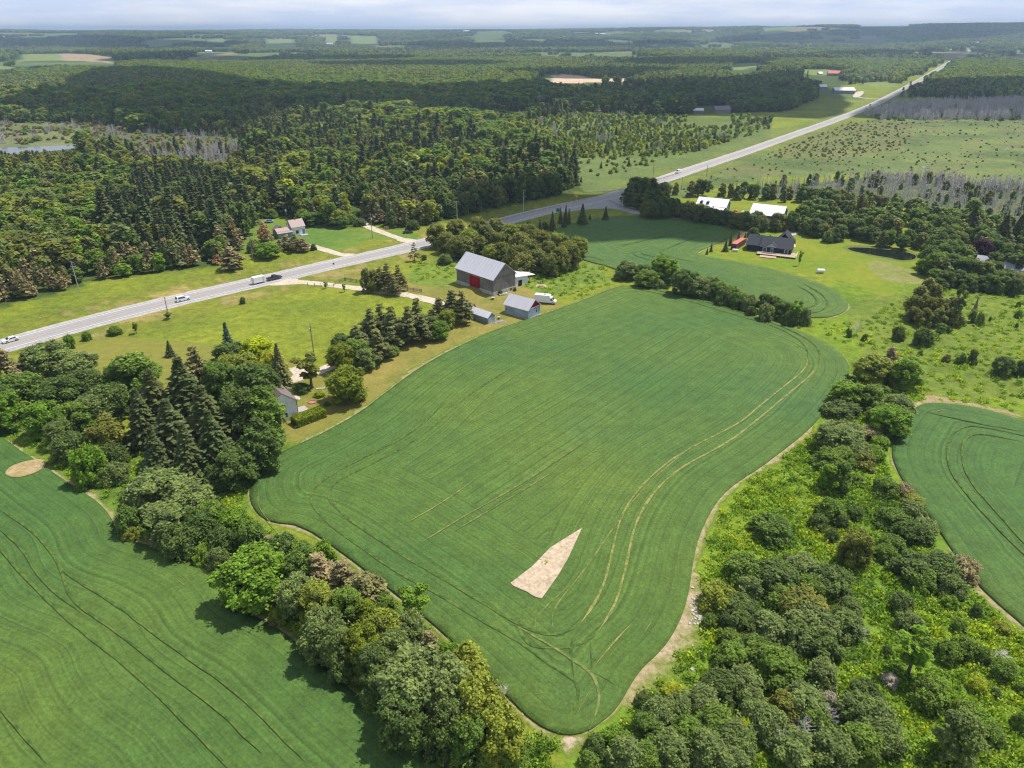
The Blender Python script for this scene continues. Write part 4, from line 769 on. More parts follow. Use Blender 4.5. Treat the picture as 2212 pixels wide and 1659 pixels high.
for x,y,r,h in [(1370,660,22,9),(1440,560,22,10),(1500,520,22,10),(1560,480,20,9),(1600,540,18,9),(1330,740,18,6),(1420,720,22,9),(1480,650,24,9),(1560,620,22,9),(1560,720,22,8),(1640,760,22,8),(1720,770,22,8),(1800,780,22,8),(1890,720,20,8),(1850,800,20,7),(1930,800,22,8),(2000,790,20,8),(2070,810,22,8),(2130,840,22,8),(1420,810,18,5),(1500,840,18,6),(1600,830,18,6),(1450,870,15,4),(1700,860,18,5),(1790,870,18,5),(1880,880,18,6),(1970,880,18,6),(2060,900,18,6),(1380,590,18,7),(1900,600,18,8),(1960,620,18,7),(2030,640,20,8),(2120,640,20,8),(1720,900,9,4),(1640,910,8,3),(1480,900,8,3),(1850,920,9,3),(1930,930,9,3)]:
    if x>1840 and 690<y<860: y+=34; h*=.72; r*=.85
    pl('cedar0' if rng.random()<.4 else 'tree0',['cedar','dark','dark','green'][rng.integers(4)],'R8',x,y,h,r,area=A)
for s in '''spruce0 spruce R8 1970,450 32 15|spruce0 spruce R8 2090,440 26 14|spruce0 spruce R8 1720,370 28 15|cedar0 green R8 1720,300 22 12|tree0 dark R8 1650,400 22 10|tree0 dark R8 1800,480 18 8|tree0 green R8 1560,420 18 8|tree0 dark R8 1480,400 18 8|tree0 green R8 1400,380 16 7|tree0 dark R8 1310,330 14 8|tree0 green R8 1250,400 14 6|tree0 green R8 1330,430 16 6|tree0 dark R8 1870,560 16 8'''.split('|'):
    k,col,c,xy,r,h=s.split(); x,y=map(float,xy.split(',')); pl(k,col,c,x,y,float(h),float(r),area=A)
# ---------------------------------------------------------------- woods
def scatter():
    out=[]
    for (r0,r1,sp) in ((230,700,5.4),(700,1250,7.6)):
        n=int(2*r1/sp); xs=np.arange(-r1,r1,sp); ys=np.arange(0,r1,sp); X,Y=np.meshgrid(xs,ys); X=X.ravel()+rng.uniform(-.48,.48,X.size)*sp; Y=Y.ravel()+rng.uniform(-.48,.48,Y.size)*sp
        r=np.hypot(X,Y); m=(r>=r0)&(r<r1)&(Y>60); X,Y=X[m],Y[m]; px,py=proj(X,Y); m=(px>-260)&(px<2470)&(py<760); out.append(np.stack([X[m],Y[m],np.full(m.sum(),sp)],1))
    return np.vstack(out)
PT=scatter(); X,Y,SPc=PT.T; px,py=proj(X,Y); tx,ty=proj(X,Y,9.0)
jx,jy=px+(fbm(X/20,Y/20,71)-.5)*14,py+(fbm(X/20,Y/20,72)-.5)*6
I=lambda k:inpoly(jx,jy,Z[k])
ok=(inpoly(px,py,FOREST_FRONT)|inpoly(px,py,NEAR_RIGHT)|I('marshr')|I('marshl')|I('deadr')|I('swamp')|I('deadr2'))
rdst=polydist(X,Y,ROAD,False); side=px-np.interp(py,[p[1] for p in [proj(*q) for q in ROAD[::-1]]],[p[0] for p in [proj(*q) for q in ROAD[::-1]]])
ok&=rdst>15+5*vn(X/15,Y/15,3)+np.where((side>0)&(Y<1000),0,6)+np.where((side<0)&(Y>430)&(Y<1200),8,0)
ok&=polydist(X,Y,SIDE,False)>9
w1=PX('D -160,312 175,312 175,332 60,338 -160,340')
for Pz in FAR_CLEAR: ok&=~(inpoly(px,py,Pz)|inpoly(tx,ty,Pz))
ok&=~inpoly(px,py,w1)
nr=inpoly(px,py,NEAR_RIGHT)
hand=np.array([(p[3],p[4]) for p in PLANTS])
dm=np.full(len(X),1e9)
for hx,hy in hand: dm=np.minimum(dm,np.hypot(X-hx,Y-hy))
ok&=dm>2.6
for s in ('B4 380,150 1000,180 1010,460 380,460','B4 1250,230 1960,280 1960,560 1250,560','B8 1380,480 2300,560 2300,760 1380,640','B8 1080,340 1400,340 1400,560 1080,560','R4 470,580 800,590 1100,690 1100,730 500,700','R4 560,450 660,450 660,500 560,500','R3 1590,740 1960,740 1960,840 1590,840','D 1440,425 1740,440 1760,480 1690,490 1560,470 1440,455','R6 790,240 960,240 960,440 1330,560 790,440','B2 1200,430 1600,430 1600,560 1200,640','R8 1120,300 1230,300 1200,470 1130,470'):
    Pz=PX(s); ok&=~(inpoly(px,py,Pz)|inpoly(tx,ty,Pz))
ok&=~inpoly(px,py,PX('D 1500,545 1700,495 1985,525 2000,560 1985,590 1900,650 1500,570'))
u1=vn(X/45,Y/45,81); u2=vn(X/80,Y/110,83); u3=rng.random(len(X)); u4=rng.random(len(X))
kind=np.full(len(X),'tree1',object); colr=np.full(len(X),'green',object); H=rng.uniform(8,13,len(X)); den=np.ones(len(X))
def setk(m,k,c,h0,h1,dd=1.0):
    n=int(m.sum()); 
    if n==0: return
    kind[m]=k; colr[m]=np.array(c,object)[rng.integers(len(c),size=n)] if isinstance(c,list) else c; H[m]=rng.uniform(h0,h1,n); den[m]=dd
al=np.ones(len(X),bool)
setk(al&(u3<.46),'cedar1',['cedar','olive','cedar','dark'],7,11); setk((u3>.42)&(u3<.56+.25*(u1>.6)),'spruce1','spruce',9,15); setk(u3>.87,'tree1',['green','gold','willow','lime','willow'],8,12); setk((u3>.80)&(u3<.85),'pine1','brown',6,10)
setk((u2>.58)&(u4<.55),'cedar1',['cedar','olive','olive','cedar'],6,10); setk((u2<.40)&(u4<.6),'tree1',['green','gold','willow','green'],9,14); setk((vn(X/28,Y/36,85)<.16),'pine1',['grayw','brown','willow'],4,8,.7)
b=(py<235)&(px<1180); setk(b&(u3>.30),'tree1',['bright','green','gold','green'],11,15)
b=(py>405)&(px<330)&(px>-300); setk(b&(u3>.45),'tree1',['bright','green','olive','willow','willow'],8,12)
b=I('olive'); setk(b&(u4<.78),'cedar1',['olive','olive','cedar','gold'],7,10)
b=I('plant'); setk(b,'cedar1',['dark','dark','cedar'],9,12)
b=I('graymid'); setk(b&(u4<.6),'pine1',['brown','brown','pine'],8,12); 
b=I('swamp'); setk(b,'cedar1',['willow','gold','gold','lime','willow','bright'],2.5,5,1.0); setk(b&(u4<.6),'bush1',['willow','gold','lime','gold'],1.2,3.0,1.0); setk(b&(u4<.06),'spruce1','spruce',5,8,.8); setk(b&(u4>.975),'dead1','deadg',5,8,.8)
b=I('marshl'); setk(b,'bush1',['green','willow','gold'],1.0,2.4,.4); setk(b&(u4<.25),'spruce1','spruce',3,5,.16)
b=I('marshr'); setk(b,'bush1',['bright','willow','gold'],.4,1.3,.24)
b=I('scrubr'); setk(b,'bush1',['willow','gold','gold','willow','lime'],.5,1.7,.7)
b=I('deadr'); setk(b,'dead1','deadg',5,9,1.0); setk(b&(u4<.16),'cedar1',['willow','green','cedar'],3,7,1.0)
b=I('deadr2'); setk(b,'dead1','deadg',7,11,1.0); setk(b&(u4<.25),'bush1',['dark','green'],2,4)
b=I('grayl'); setk(b,'pine1',['grayw','brown','willow'],3,6,.85); setk(b&(u4<.35),'dead1','deadg',4,8); setk(b&(u4>.93),'spruce1','spruce',6,10)
b=I('wetl'); setk(b,'bush1',['willow','gold','brown'],1.2,3,.75); setk(b&(u4<.12),'dead1','deadg',4,7,.7)
b=I('spruce'); setk(b,'spruce1','spruce',10,17,.5); setk(b&(u4<.14),'tree1',['willow','dark','olive'],9,13,.62); 
b=I('roadpine')&(rdst<62); setk(b&(u4<.72),'pine1',['brown','brown','pine','brown'],6,11); setk(b&(u4>.72),'tree1',['green','dark','bright'],4,8)
b=(py<330)&(py>300)&(px<160)&~I('wetl'); setk(b,'spruce1','spruce',7,11,.7)
setk(nr&(py<520),'cedar1',['cedar','dark','cedar'],6,9,.72); setk(nr&(py>=520),'tree1',['dark','green','cedar'],5,8,.6)
setk(nr&(u4<.25),'tree1',['dark','green','willow'],6,9,.6)
b=(px>1950)&(py<240)&(py>120)&~I('marshr')&~I('deadr2'); setk(b&(u4<.8),'tree1',['dark','green','dark'],8,13)
b=(side<0)&(px>1400)&(py<250)&(py>165)&~I('swamp'); setk(b,'tree1',['dark','green','dark'],10,14)
b=(px<190)&(py>330)&(py<362); H=np.where(b,H*.45,H)
b=(px>520)&(px<1250)&(py>265)&(py<420)&(u4>.82)&~I('swamp'); setk(b,'spruce1','spruce',10,17)
fo=~(I('swamp')|I('marshl')|I('marshr')|I('deadr')|I('deadr2')|nr); H=np.where(fo,H*(.72+.62*vn(X/60,Y/80,87))*rng.uniform(.75,1.2,len(X)),H); ok&=~(fo&(vn(X/24,Y/30,89)<.13)&(rdst>45))
keep=ok&(rng.random(len(X))<den)
X,Y,px,py,kind,colr,H,SPc=[a[keep] for a in (X,Y,px,py,kind,colr,H,SPc)]
rad=np.where(kind=='tree1',H*.36,np.where(kind=='cedar1',H*.30,np.where(kind=='spruce1',H*.33,np.where(kind=='pine1',H*.30,np.where(kind=='bush1',H*.75,H*.17)))))*rng.uniform(.85,1.2,len(X))*(SPc/5.4)**.45*np.where(kind=='tree1',rng.uniform(.8,1.5,len(X)),1)
rr=np.hypot(X,Y); LAND=[('white house',633,500),('left roadside pole',165,625),('pole by the white house',547,560),('road junction',1300,440),('dark pickup',590,598),('white van',1484,375),('white roofed barn',1650,455),('white roofed farmhouse',1540,445),('pond',1930,545),('grey roofed house',2180,575),('marsh pond',80,322),('far road bend',1950,200),('gravel track',800,465),('sandy pit on the hill',1300,170),('red roofed barn',1800,158),('dark spruce block',380,470)]
LXY=[(n,*g(x,y)) for n,x,y in LAND]
REST={}; LIMIT={'tree1':150,'cedar1':150,'spruce1':200,'pine1':150,'bush1':120,'dead1':300}
for kd in LIMIT:
    ii=np.where(kind==kd)[0]; ii=ii[np.argsort(rr[ii])]; fr=[i for i in ii if -40<px[i]<2250]; sel=set(fr[:LIMIT[kd]])
    for i in sel:
        plant(kd,colr[i],X[i],Y[i],H[i],rad[i],'wood',parts=False)
    REST[kd]=[i for i in ii if i not in sel]
# ---- labels that single each plant out
def label_plants():
    from collections import defaultdict
    G=defaultdict(list)
    for p in PLANTS:
        root,word,col,X,Y,area=p
        if area=='wood':
            n=min(LXY,key=lambda l:(l[1]-X)**2+(l[2]-Y)**2); G[(word,col,'wood',n)].append(p)
        else: G[(word,col,area,None)].append(p)
    for (word,col,area,n),L_ in G.items():
        c=CW[col]; wd=word if not (col in('grayw','deadg') and 'bare' in word) else 'leafless tree'
        if word.startswith('bare') or word.startswith('dead'): c='grey'
        if area=='wood':
            L_.sort(key=lambda p:(p[3]-n[1])**2+(p[4]-n[2])**2)
            for i,p in enumerate(L_):
                p[0]['label']=f"{c} {wd} in the wood, {ordw(i)+' ' if i else ''}nearest to the {n[0]}"; p[0]['group']=f'{wd}s in the woods'
        else:
            L_.sort(key=lambda p:math.hypot(p[3],p[4])); at={'hedgerow at the left crop field':'in the hedgerow by the left field','farmyard lawn':'round the farmyard and its meadow','grove behind the barn':'in the grove behind the big barn','right meadow':'in the rough meadow on the right','scrub beside the right crop field':'in the scrub by the right crop field','yard of the white house':'by the small white house across the highway','highway verge':'on the far highway verge','verge at the road junction':'by the road junction','cedars along the far crop field':'in the trees behind the far field','trees behind the pond':'in the trees behind the pond','wood at the grey roofed house':'in the wood round the grey roofed house','dark blue house lawn':'on the lawn of the dark blue house','driveway of the dark blue house':'by the dark blue house driveway','hedgerow between the big and the far crop field':'in the hedge beyond the big field'}[area]
            for i,p in enumerate(L_):
                if len(L_)==1: s=f'only {c} {wd} {at}'
                elif i==0: s=f'nearest {c} {wd} {at}'
                elif i==len(L_)-1: s=f'farthest {c} {wd} {at}'
                else: s=f'{ordw(i)} nearest {c} {wd} {at}'
                p[0]['label']=s; p[0]['group']=f'{wd}s {at}'
label_plants()
# ---- the rest of the woods: one object per kind, instanced
def lowtree(kd,cols,k,grove=False):
    """tree meshes for the far woods with their colours"""
    out=[]
    for j,c in enumerate(cols):
        src=LIB[kd][j%len(LIB[kd])][0]; me=src.copy(); me.materials.clear(); me.materials.append(LM[c]); out.append(bpy.data.objects.new(f'{kd}_{c}',me))
    return out
def stuff(name,protos,P,S,Rz,idx,label):
    me=bpy.data.meshes.new(name); me.vertices.add(len(P)); me.vertices.foreach_set('co',np.asarray(P,np.float32).ravel())
    attr(me,'scl',S,'FLOAT_VECTOR'); attr(me,'rz',Rz); a=me.attributes.new('idx','INT','POINT'); a.data.foreach_set('value',np.asarray(idx,np.int32))
    o=bpy.data.objects.new(name,me); link(o); tag(o,label=label,kind='stuff')
    t=bpy.data.node_groups.new(name,'GeometryNodeTree'); t.interface.new_socket('Geometry',in_out='INPUT',socket_type='NodeSocketGeometry'); t.interface.new_socket('Geometry',in_out='OUTPUT',socket_type='NodeSocketGeometry')
    gi=t.nodes.new('NodeGroupInput'); go=t.nodes.new('NodeGroupOutput'); jn=t.nodes.new('GeometryNodeJoinGeometry')
    ra=t.nodes.new('GeometryNodeInputNamedAttribute'); ra.data_type='FLOAT'; ra.inputs[0].default_value='rz'; sa=t.nodes.new('GeometryNodeInputNamedAttribute'); sa.data_type='FLOAT_VECTOR'; sa.inputs[0].default_value='scl'
    ia=t.nodes.new('GeometryNodeInputNamedAttribute'); ia.data_type='INT'; ia.inputs[0].default_value='idx'
    cx=t.nodes.new('ShaderNodeCombineXYZ'); t.links.new(ra.outputs[0],cx.inputs[2]); m2p=t.nodes.new('GeometryNodeMeshToPoints'); t.links.new(gi.outputs[0],m2p.inputs[0])
    for k,p in enumerate(protos):
        oi=t.nodes.new('GeometryNodeObjectInfo'); oi.inputs[0].default_value=p; oi.transform_space='ORIGINAL'; oi.inputs[1].default_value=True
        eq=t.nodes.new('FunctionNodeCompare'); eq.data_type='INT'; eq.operation='EQUAL'; t.links.new(ia.outputs[0],eq.inputs[2]); eq.inputs[3].default_value=k
        ip=t.nodes.new('GeometryNodeInstanceOnPoints'); t.links.new(m2p.outputs[0],ip.inputs[0]); t.links.new(eq.outputs[0],ip.inputs[1]); t.links.new(oi.outputs['Geometry'],ip.inputs[2]); t.links.new(cx.outputs[0],ip.inputs[5]); t.links.new(sa.outputs[0],ip.inputs[6]); t.links.new(ip.outputs[0],jn.inputs[0])
    t.links.new(jn.outputs[0],go.inputs[0]); md=o.modifiers.new('scatter','NODES'); md.node_group=t; return o
SN={'tree1':('broadleaf_wood','mass of broadleaf trees of the woods beyond the highway'),'cedar1':('cedar_wood','mass of cedars and small conifers beyond the highway'),'spruce1':('spruce_wood','mass of dark pointed spruces in the far woods'),'pine1':('pine_wood','brownish pines and leafless thicket of the far woods'),'bush1':('marsh_scrub','low scattered bushes on the marsh and wet ground'),'dead1':('dead_wood_stand','belts of bare grey dead trees in the swamp')}
for kd,ii in REST.items():
    if not ii: continue
    ii=np.array(ii); cols=sorted(set(colr[ii])); protos=[];pm={}
    for c in cols:
        v=lowtree(kd,[c,c,c],0) if kd!='dead1' else lowtree(kd,[c]*4,0)
        for j,p in enumerate(v): me=LIB[kd][j%len(LIB[kd])][0]; p.data=me.copy(); p.data.materials.clear(); p.data.materials.append(LM[c])
        pm[c]=(len(protos),len(v)); protos+=v
    idx=[pm[colr[i]][0]+rng.integers(pm[colr[i]][1]) for i in ii]; h0,r0=LIB[kd][0][2:4]
    S=np.stack([rad[ii]/r0,rad[ii]/r0,H[ii]/h0],1)
    if kd=='dead1':   # belts of several stems each
        k=7; X2=np.repeat(X[ii],k)+rng.uniform(-3.4,3.4,len(ii)*k); Y2=np.repeat(Y[ii],k)+rng.uniform(-2.5,2.5,len(ii)*k); S=np.repeat(S,k,0)*np.stack([np.ones(len(X2))]*2+[rng.uniform(.6,1.15,len(X2))],1); idx=np.repeat(idx,k)
        P=np.stack([X2,Y2,hgt(X2,Y2)],1)
    else: P=np.stack([X[ii],Y[ii],hgt(X[ii],Y[ii])],1)
    stuff(SN[kd][0],protos,P,S,rng.uniform(0,6.28,len(P)),idx,SN[kd][1])
print('near woods',len(X),{k:len(v) for k,v in REST.items()})
# ---- far woods in groves
def grove(seed,mix,n=14,sz=17):
    r=np.random.default_rng(seed); Vs=[];Fs=[];Ts=[];Ms=[];k=0; mats=[LM[c] for c in mix]
    for i in range(n):
        a=r.uniform(0,6.28); q=sz*math.sqrt(r.random()); kd=['tree','cedar','spruce'][r.choice(3,p=[.55,.3,.15])]
        h=r.uniform(8,13); rad=h*(.36 if kd=='tree' else .25); m=110; d=dirs(m,r,.4)
        if kd=='tree': C=d*np.array([rad,rad,h*.42])*r.uniform(.75,1.05,(m,1))+[0,0,h*.6]
        else: t=r.random(m)**1.3; w=rad*(1-t)**.8+.2; C=np.stack([d[:,0]*w,d[:,1]*w,h*t],1); d[:,2]=.5
        C=C+[math.cos(a)*q,math.sin(a)*q,0]; V,F=quads(C,d*.6+np.array([0,0,.7]),np.full(m,1.9)*r.uniform(.6,1.3,m),1.2,seed+i,.4); Vs.append(V);Fs.append(F+k);k+=len(V);Ts.append(np.repeat(r.uniform(0,1)*.6+.4*r.random(m),4)); Ms+= [r.integers(len(mats))]*m
    me=mesh_np('grove',np.vstack(Vs),np.vstack(Fs),mats,Ms); attr(me,'tone',np.concatenate(Ts)); return bpy.data.objects.new('grove',me)
GV=[grove(1,['green','gold','bright']),grove(2,['gold','green','olive']),grove(3,['willow','cedar','dark']),grove(4,['dark','green','willow']),grove(5,['spruce','dark','cedar'])]
def far():
    out=[]
    for r0,r1,sp in ((1250,2600,24),(2600,4600,38),(4600,9000,64)):
        xs=np.arange(-r1*.8,r1*.8,sp); ys=np.arange(r0*.7,r1,sp); X,Y=np.meshgrid(xs,ys); X=X.ravel()+rng.uniform(-.5,.5,X.size)*sp; Y=Y.ravel()+rng.uniform(-.5,.5,Y.size)*sp
        r=np.hypot(X,Y); px,py=proj(X,Y); m=(r>=r0)&(r<r1)&(px>-200)&(px<2400)
        out.append(np.stack([X[m],Y[m],np.full(m.sum(),sp)],1))
    P=np.vstack(out); X,Y,sp=P.T; r=np.hypot(X,Y); Zg=hgt(X,Y); px,py=proj(X,Y,Zg); tx,ty=proj(X,Y,Zg+11); bx,by=proj(X,Y)
    ok=polydist(X,Y,ROAD,False)>26
    for Pz in FAR_CLEAR:
        for ox in (-14,14):
            for hz_ in (0,9,17): qx_,qy_=proj(X+ox*sp/30,Y,hz_); ok&=~inpoly(qx_,qy_,Pz)
    ff=fbm(X/420,Y/900,51,2); hedge=rng.random(len(X))<.05
    ok&=~((ff>.595)&(r>2500)&~hedge)
    ok&=~(inpoly(bx,by,PX('R4 470,560 1120,560 1120,720 470,710'))|inpoly(tx,ty,PX('R4 500,585 1110,600 1110,690 500,680')))
    ok&=~(inpoly(bx,by,PX('R4 560,440 660,440 660,500 560,500'))|inpoly(tx,ty,PX('R4 565,455 645,455 645,490 565,490')))
    X,Y,sp,Zg,r=[a[ok] for a in (X,Y,sp,Zg,r)]
    u=vn(X/330,Y/230,91)*1.5-.25+rng.normal(0,.07,len(X)); bx2,by2=proj(X,Y); u=np.where((by2<215)&(by2>128)&(bx2<1250),u*.45,u); idx=np.clip((u*5).astype(int),0,4); s=(sp/30)*1.12; s=np.maximum(s,.95); hz=np.clip(s,1,1.35)
    S=np.stack([s,s,hz*rng.uniform(.85,1.15,len(X))],1)
    print('groves',len(X))
    stuff('far_woodland',GV,np.stack([X,Y,Zg-.3],1),S,rng.uniform(0,6.28,len(X)),idx,'far off woodland reaching to the hazy horizon')
far()
# ---- weeds and tall grass tufts of the rough ground
def weeds():
    def mk(seed,n,rad,h,leaf): 
        r=np.random.default_rng(seed); C=np.stack([r.normal(0,rad*.5,n),r.normal(0,rad*.5,n),np.abs(r.normal(0,h*.45,n))],1); d=dirs(n,r,.9); me=crown_mesh('weed',C,d,leaf*r.uniform(.5,1.3,n),r.random(n),LM['bright'],seed=seed,jit=.5); return me
    ms=[mk(i,70,1.0,.8,.34) for i in range(4)]; W={'a':leafmat('weed_green',[(.150,.240,.028),(.125,.205,.035),(.180,.255,.030)]),'b':leafmat('weed_yellow',[(.225,.285,.028),(.20,.27,.04)]),'c':leafmat('weed_dark',[(.095,.165,.032)])}
    protos=[]
    for k in 'abc':
        for m in ms[:3]: q=m.copy(); q.materials.clear(); q.materials.append(W[k]); protos.append(bpy.data.objects.new('weed',q))
    out=[]
    for s,sp in (('T7 330,40 410,10 420,40 350,90 280,130 260,110',.9),('D 1290,1700 1275,1600 1340,1560 1400,1500 1450,1440 1510,1370 1530,1290 1508,1230 1515,1165 1540,1110 1570,1075 1610,1045 1700,985 1790,900 1850,860 1950,860 1935,930 1930,1000 1960,1060 2000,1110 2050,1190 2110,1280 2150,1320 2300,1460 2300,1700',1.25),
                 ('D 1845,800 1990,790 2000,860 1950,880 1840,850',1.6),('D 1760,690 1840,700 2000,620 2260,650 2260,900 2100,880 2020,862 1985,855 1960,780 1860,750 1800,735',3.0),
                 ('D 0,925 60,960 150,1040 230,1085 262,1150 420,1200 500,1290 650,1380 800,1500 960,1640 1130,1640 1060,1500 960,1400 830,1290 720,1210 560,1140 530,1090 540,1040 600,985 560,960 300,960 60,900',1.6),
                 ('D 1130,1590 1200,1600 1180,1680 1080,1680',1.2),('D 885,570 1260,560 1320,610 1250,650 1180,635 1130,615 1040,590 900,610',3.2),('D 1260,575 1340,590 1440,625 1560,665 1740,715 1750,700 1560,650 1440,605 1380,585',2.0)):
        P=np.array(L2(s)); Pp=PX(s); x0,y0=P.min(0);x1,y1=P.max(0); xs,ys=np.meshgrid(np.arange(x0,x1,sp),np.arange(y0,y1,sp)); a=xs.ravel()+rng.uniform(-.5,.5,xs.size)*sp; b=ys.ravel()+rng.uniform(-.5,.5,ys.size)*sp
        m=inpoly(a,b,P); a,b=a[m],b[m]; m=np.ones(len(a),bool)
        for F_ in (MAIN,LEFT,RIGHT,TOP): m&=~inpoly(a,b,F_)&(polydist(a,b,F_)>(1.9)) if sp!=.9 else m
        m&=vn(a/7,b/7,33)+rng.random(len(a))*.6>.45; out.append(np.stack([a[m],b[m]],1))
    P=np.vstack(out); n=len(P); k=rng.random(n)<.55; u=vn(P[:,0]/9,P[:,1]/9,41)+rng.normal(0,.15,n); idx=np.where(u>.66,3,np.where(u<.24,6,0))+rng.integers(0,3,n)
    s=rng.uniform(.5,1.25,n); S=np.stack([s,s,s*rng.uniform(.6,1.5,n)],1); print('weeds',n)
    stuff('weeds',protos,np.column_stack([P,np.zeros(n)]),S,rng.uniform(0,6.28,n),idx,'tall weeds and grass tufts covering the rough ground')
weeds()
# ---------------------------------------------------------------- buildings
def planks(name,ca,cb,sc=(5,5,.25),lines=.35):
    q=N(name); o=q.n('TexCoord').outputs['Object']; m=q.n('Mapping'); m.inputs['Scale'].default_value=sc; q.lk(o,m.inputs[0])
    f=q.noise(1.0,4,m.outputs[0],.65); c=q.mix(q.ramp(f,[(.35,0),(.65,1)]),ca,cb); g2=q.noise(.35,3,o); c=q.mix(1,c,q.ramp(g2,[(.3,.78),(.7,1.18)]),'MULTIPLY'); q.prin(c,.9,.15); return q.m
def metalroof(name,c,rust=None,ax='y',rough=.45,k=.08):
    q=N(name); o=q.n('TexCoord').outputs['Object']; m=q.n('Mapping'); m.inputs['Scale'].default_value=(.15,1.6,.15) if ax=='y' else (1.6,.15,.15); q.lk(o,m.inputs[0])
    f=q.noise(1.0,4,m.outputs[0],.7); c2=q.mix(1,c,q.ramp(f,[(.3,1-k),(.7,1+k)]),'MULTIPLY')
    if rust: c2=q.mix(q.ramp(f,[(.62,0),(.72,.6)]),c2,rust)
    q.prin(c2,rough,.4); return q.m
def shingle(name,c): 
    q=N(name); o=q.n('TexCoord').outputs['Object']; f=q.noise(2.2,5,o,.7); q.prin(q.mix(1,c,q.ramp(f,[(.3,.8),(.7,1.2)]),'MULTIPLY'),.85,.2); return q.m
M_glass=flat('window_glass',(.03,.04,.05),.12,.6,var=.1); M_trim=flat('white_trim',(.78,.78,.78),.6); M_dark=flat('dark_opening',(.010,.009,.009),.9)
M_conc=flat('concrete',(.48,.46,.42),.9,var=.2,scale=.8); M_lumber=flat('deck_lumber',(.52,.38,.26),.8,var=.2,scale=1.2); M_steel=flat('galvanised_steel',(.42,.43,.44),.45,.4,.3)
def frame(Np,Rp,Lp=None,depth=None):
    a=Vector(Np); b=Vector(Rp); w=(b-a).length; ang=math.atan2(b.y-a.y,b.x-a.x); l=depth if depth else (Vector(Lp)-a).length
    return a,ang,w,l
def walls(b,x0,y0,x1,y1,z0,z1,ridge,axis,t=.14):
    """closed shell with gables; ridge=None for flat top"""
    if axis=='y': b.prism([(x0,z0),(x1,z0),(x1,z1),((x0+x1)/2,ridge),(x0,z1)],'y',y0,y1)
    else: b.prism([(y0,z0),(y1,z0),(y1,z1),((y0+y1)/2,ridge),(y0,z1)],'x',x0,x1)
def roofm(b,x0,y0,x1,y1,z1,ridge,axis,ov=.4,t=.14):
    if axis=='y': c=(x0+x1)/2; s=(ridge-z1)/(c-x0); lo=z1-s*ov
    else: c=(y0+y1)/2; s=(ridge-z1)/(c-y0); lo=z1-s*ov
    u0,u1=(x0,x1) if axis=='y' else (y0,y1); v0,v1=(y0-ov,y1+ov) if axis=='y' else (x0-ov,x1+ov); e=.02
    prof=[(u0-ov,lo+e),(c,ridge+e),(u1+ov,lo+e),(u1+ov,lo+e+t),(c,ridge+e+t),(u0-ov,lo+e+t)]
    b.prism(prof,axis,v0,v1)
def house(name,label,cat,Np,Rp,Lp=None,depth=None,wh=3,rh=5,axis='y',wm_=None,rm=None,ov=.4,group=None,base=.0):
    a,ang,w,l=frame(Np,Rp,Lp,depth); e=empty(name,(a.x,a.y,0),ang,label,cat,group)
    b=MB(); walls(b,0,0,w,l,base-.1,wh,rh,axis); b.build('wall',wm_,e); b=MB(); roofm(b,0,0,w,l,wh,rh,axis,ov); r=b.build('roof',rm,e); return e,w,l,r
def win(e,face,u,z,w,h,W,Ln,frame_c=None,name='window',glass=None,d=.05):
    """window on the front (y=0), side (x=0) or right (x=W) wall"""
    b=MB(); g_=MB(); F_=frame_c or M_trim
    if face=='front': b.box(u,-d,z,u+w,.02,z+h); g_.box(u+.1,-d-.02,z+.1,u+w-.1,-.01,z+h-.1)
    elif face=='left': b.box(-d,u,z,.02,u+w,z+h); g_.box(-d-.02,u+.1,z+.1,-.01,u+w-.1,z+h-.1)
    elif face=='right': b.box(W-.02,u,z,W+d,u+w,z+h); g_.box(W+.01,u+.1,z+.1,W+d+.02,u+w-.1,z+h-.1)
    o=b.build(name,F_,e); g_.build('pane',glass or M_glass,o); return o
# barn
M_barn=planks('weathered_boards',(.125,.115,.108),(.245,.225,.21)); M_tin=metalroof('old_tin_roof',(.58,.57,.60),(.28,.25,.22)); M_stone=flat('field_stone',(.50,.47,.42),.9,var=.35,scale=1.2); M_red=planks('red_boards',(.25,.007,.012),(.32,.012,.016))
Nb,Rb,Lb=G('B1',918,945),G('B1',1255,838),G('B1',240,760); Nb=G('B1',918,943)
a,ang,w,l=frame(Nb,Rb,Lb); w=11.0; l=20.5
e=empty('barn',(a.x,a.y,0),ang,'big weathered grey wooden barn with tin roof and red sliding door','barn')
b=MB(); walls(b,0,0,w,l,1.35,6.3,11.0,'y'); b.build('wall',M_barn,e)
b=MB(); b.box(-.12,-.12,-.2,w+.12,l+.12,1.35); b.build('foundation',M_stone,e)
b=MB(); roofm(b,0,0,w,l,6.3,11.0,'y',.55); ro=b.build('roof',M_tin,e); b=MB()
for i in range(14): y=-.4+i*1.6; b.tube([(w/2-.06,y,11.2),(-.45,y,6.05)],.025,3)
b.build('roof_seam',flat('seam',(.36,.34,.34),.6),ro)
b=MB(); b.box(-.22,7.4,1.0,-.03,12.9,5.3); dr=b.build('sliding_door',M_red,e); b=MB(); b.box(-.34,5.0,5.32,-.05,14.5,5.45); b.build('door_rail',M_steel,dr)
b=MB(); b.box(-.03,-.05,6.15,w+.03,.0,6.35); b.build('girt',flat('dark_board',(.10,.09,.085)),e)
for x in (3.2,8.2): win(e,'front',x,.35,.8,.7,w,l,M_barn,d=.16)
b=MB(); b.prism([(0,-.1),(7.8,-.1),(7.8,3.0),(0,4.0)],'y',1.5,9.0); b.v=[(v[0]+w+.14,v[1],v[2]) for v in b.v]; lt=b.build('lean_to',flat('white_tin',(.62,.64,.64),.5,var=.12),e)
b=MB(); b.prism([(-.0,4.06),(11.6,2.75),(11.6,2.9),(-.0,4.2)],'y',1.2,9.3); b.v=[(v[0]+w+.14,v[1],v[2]) for v in b.v]; b.build('roof',metalroof('white_tin_roof',(.72,.72,.74),None,'y'),lt)
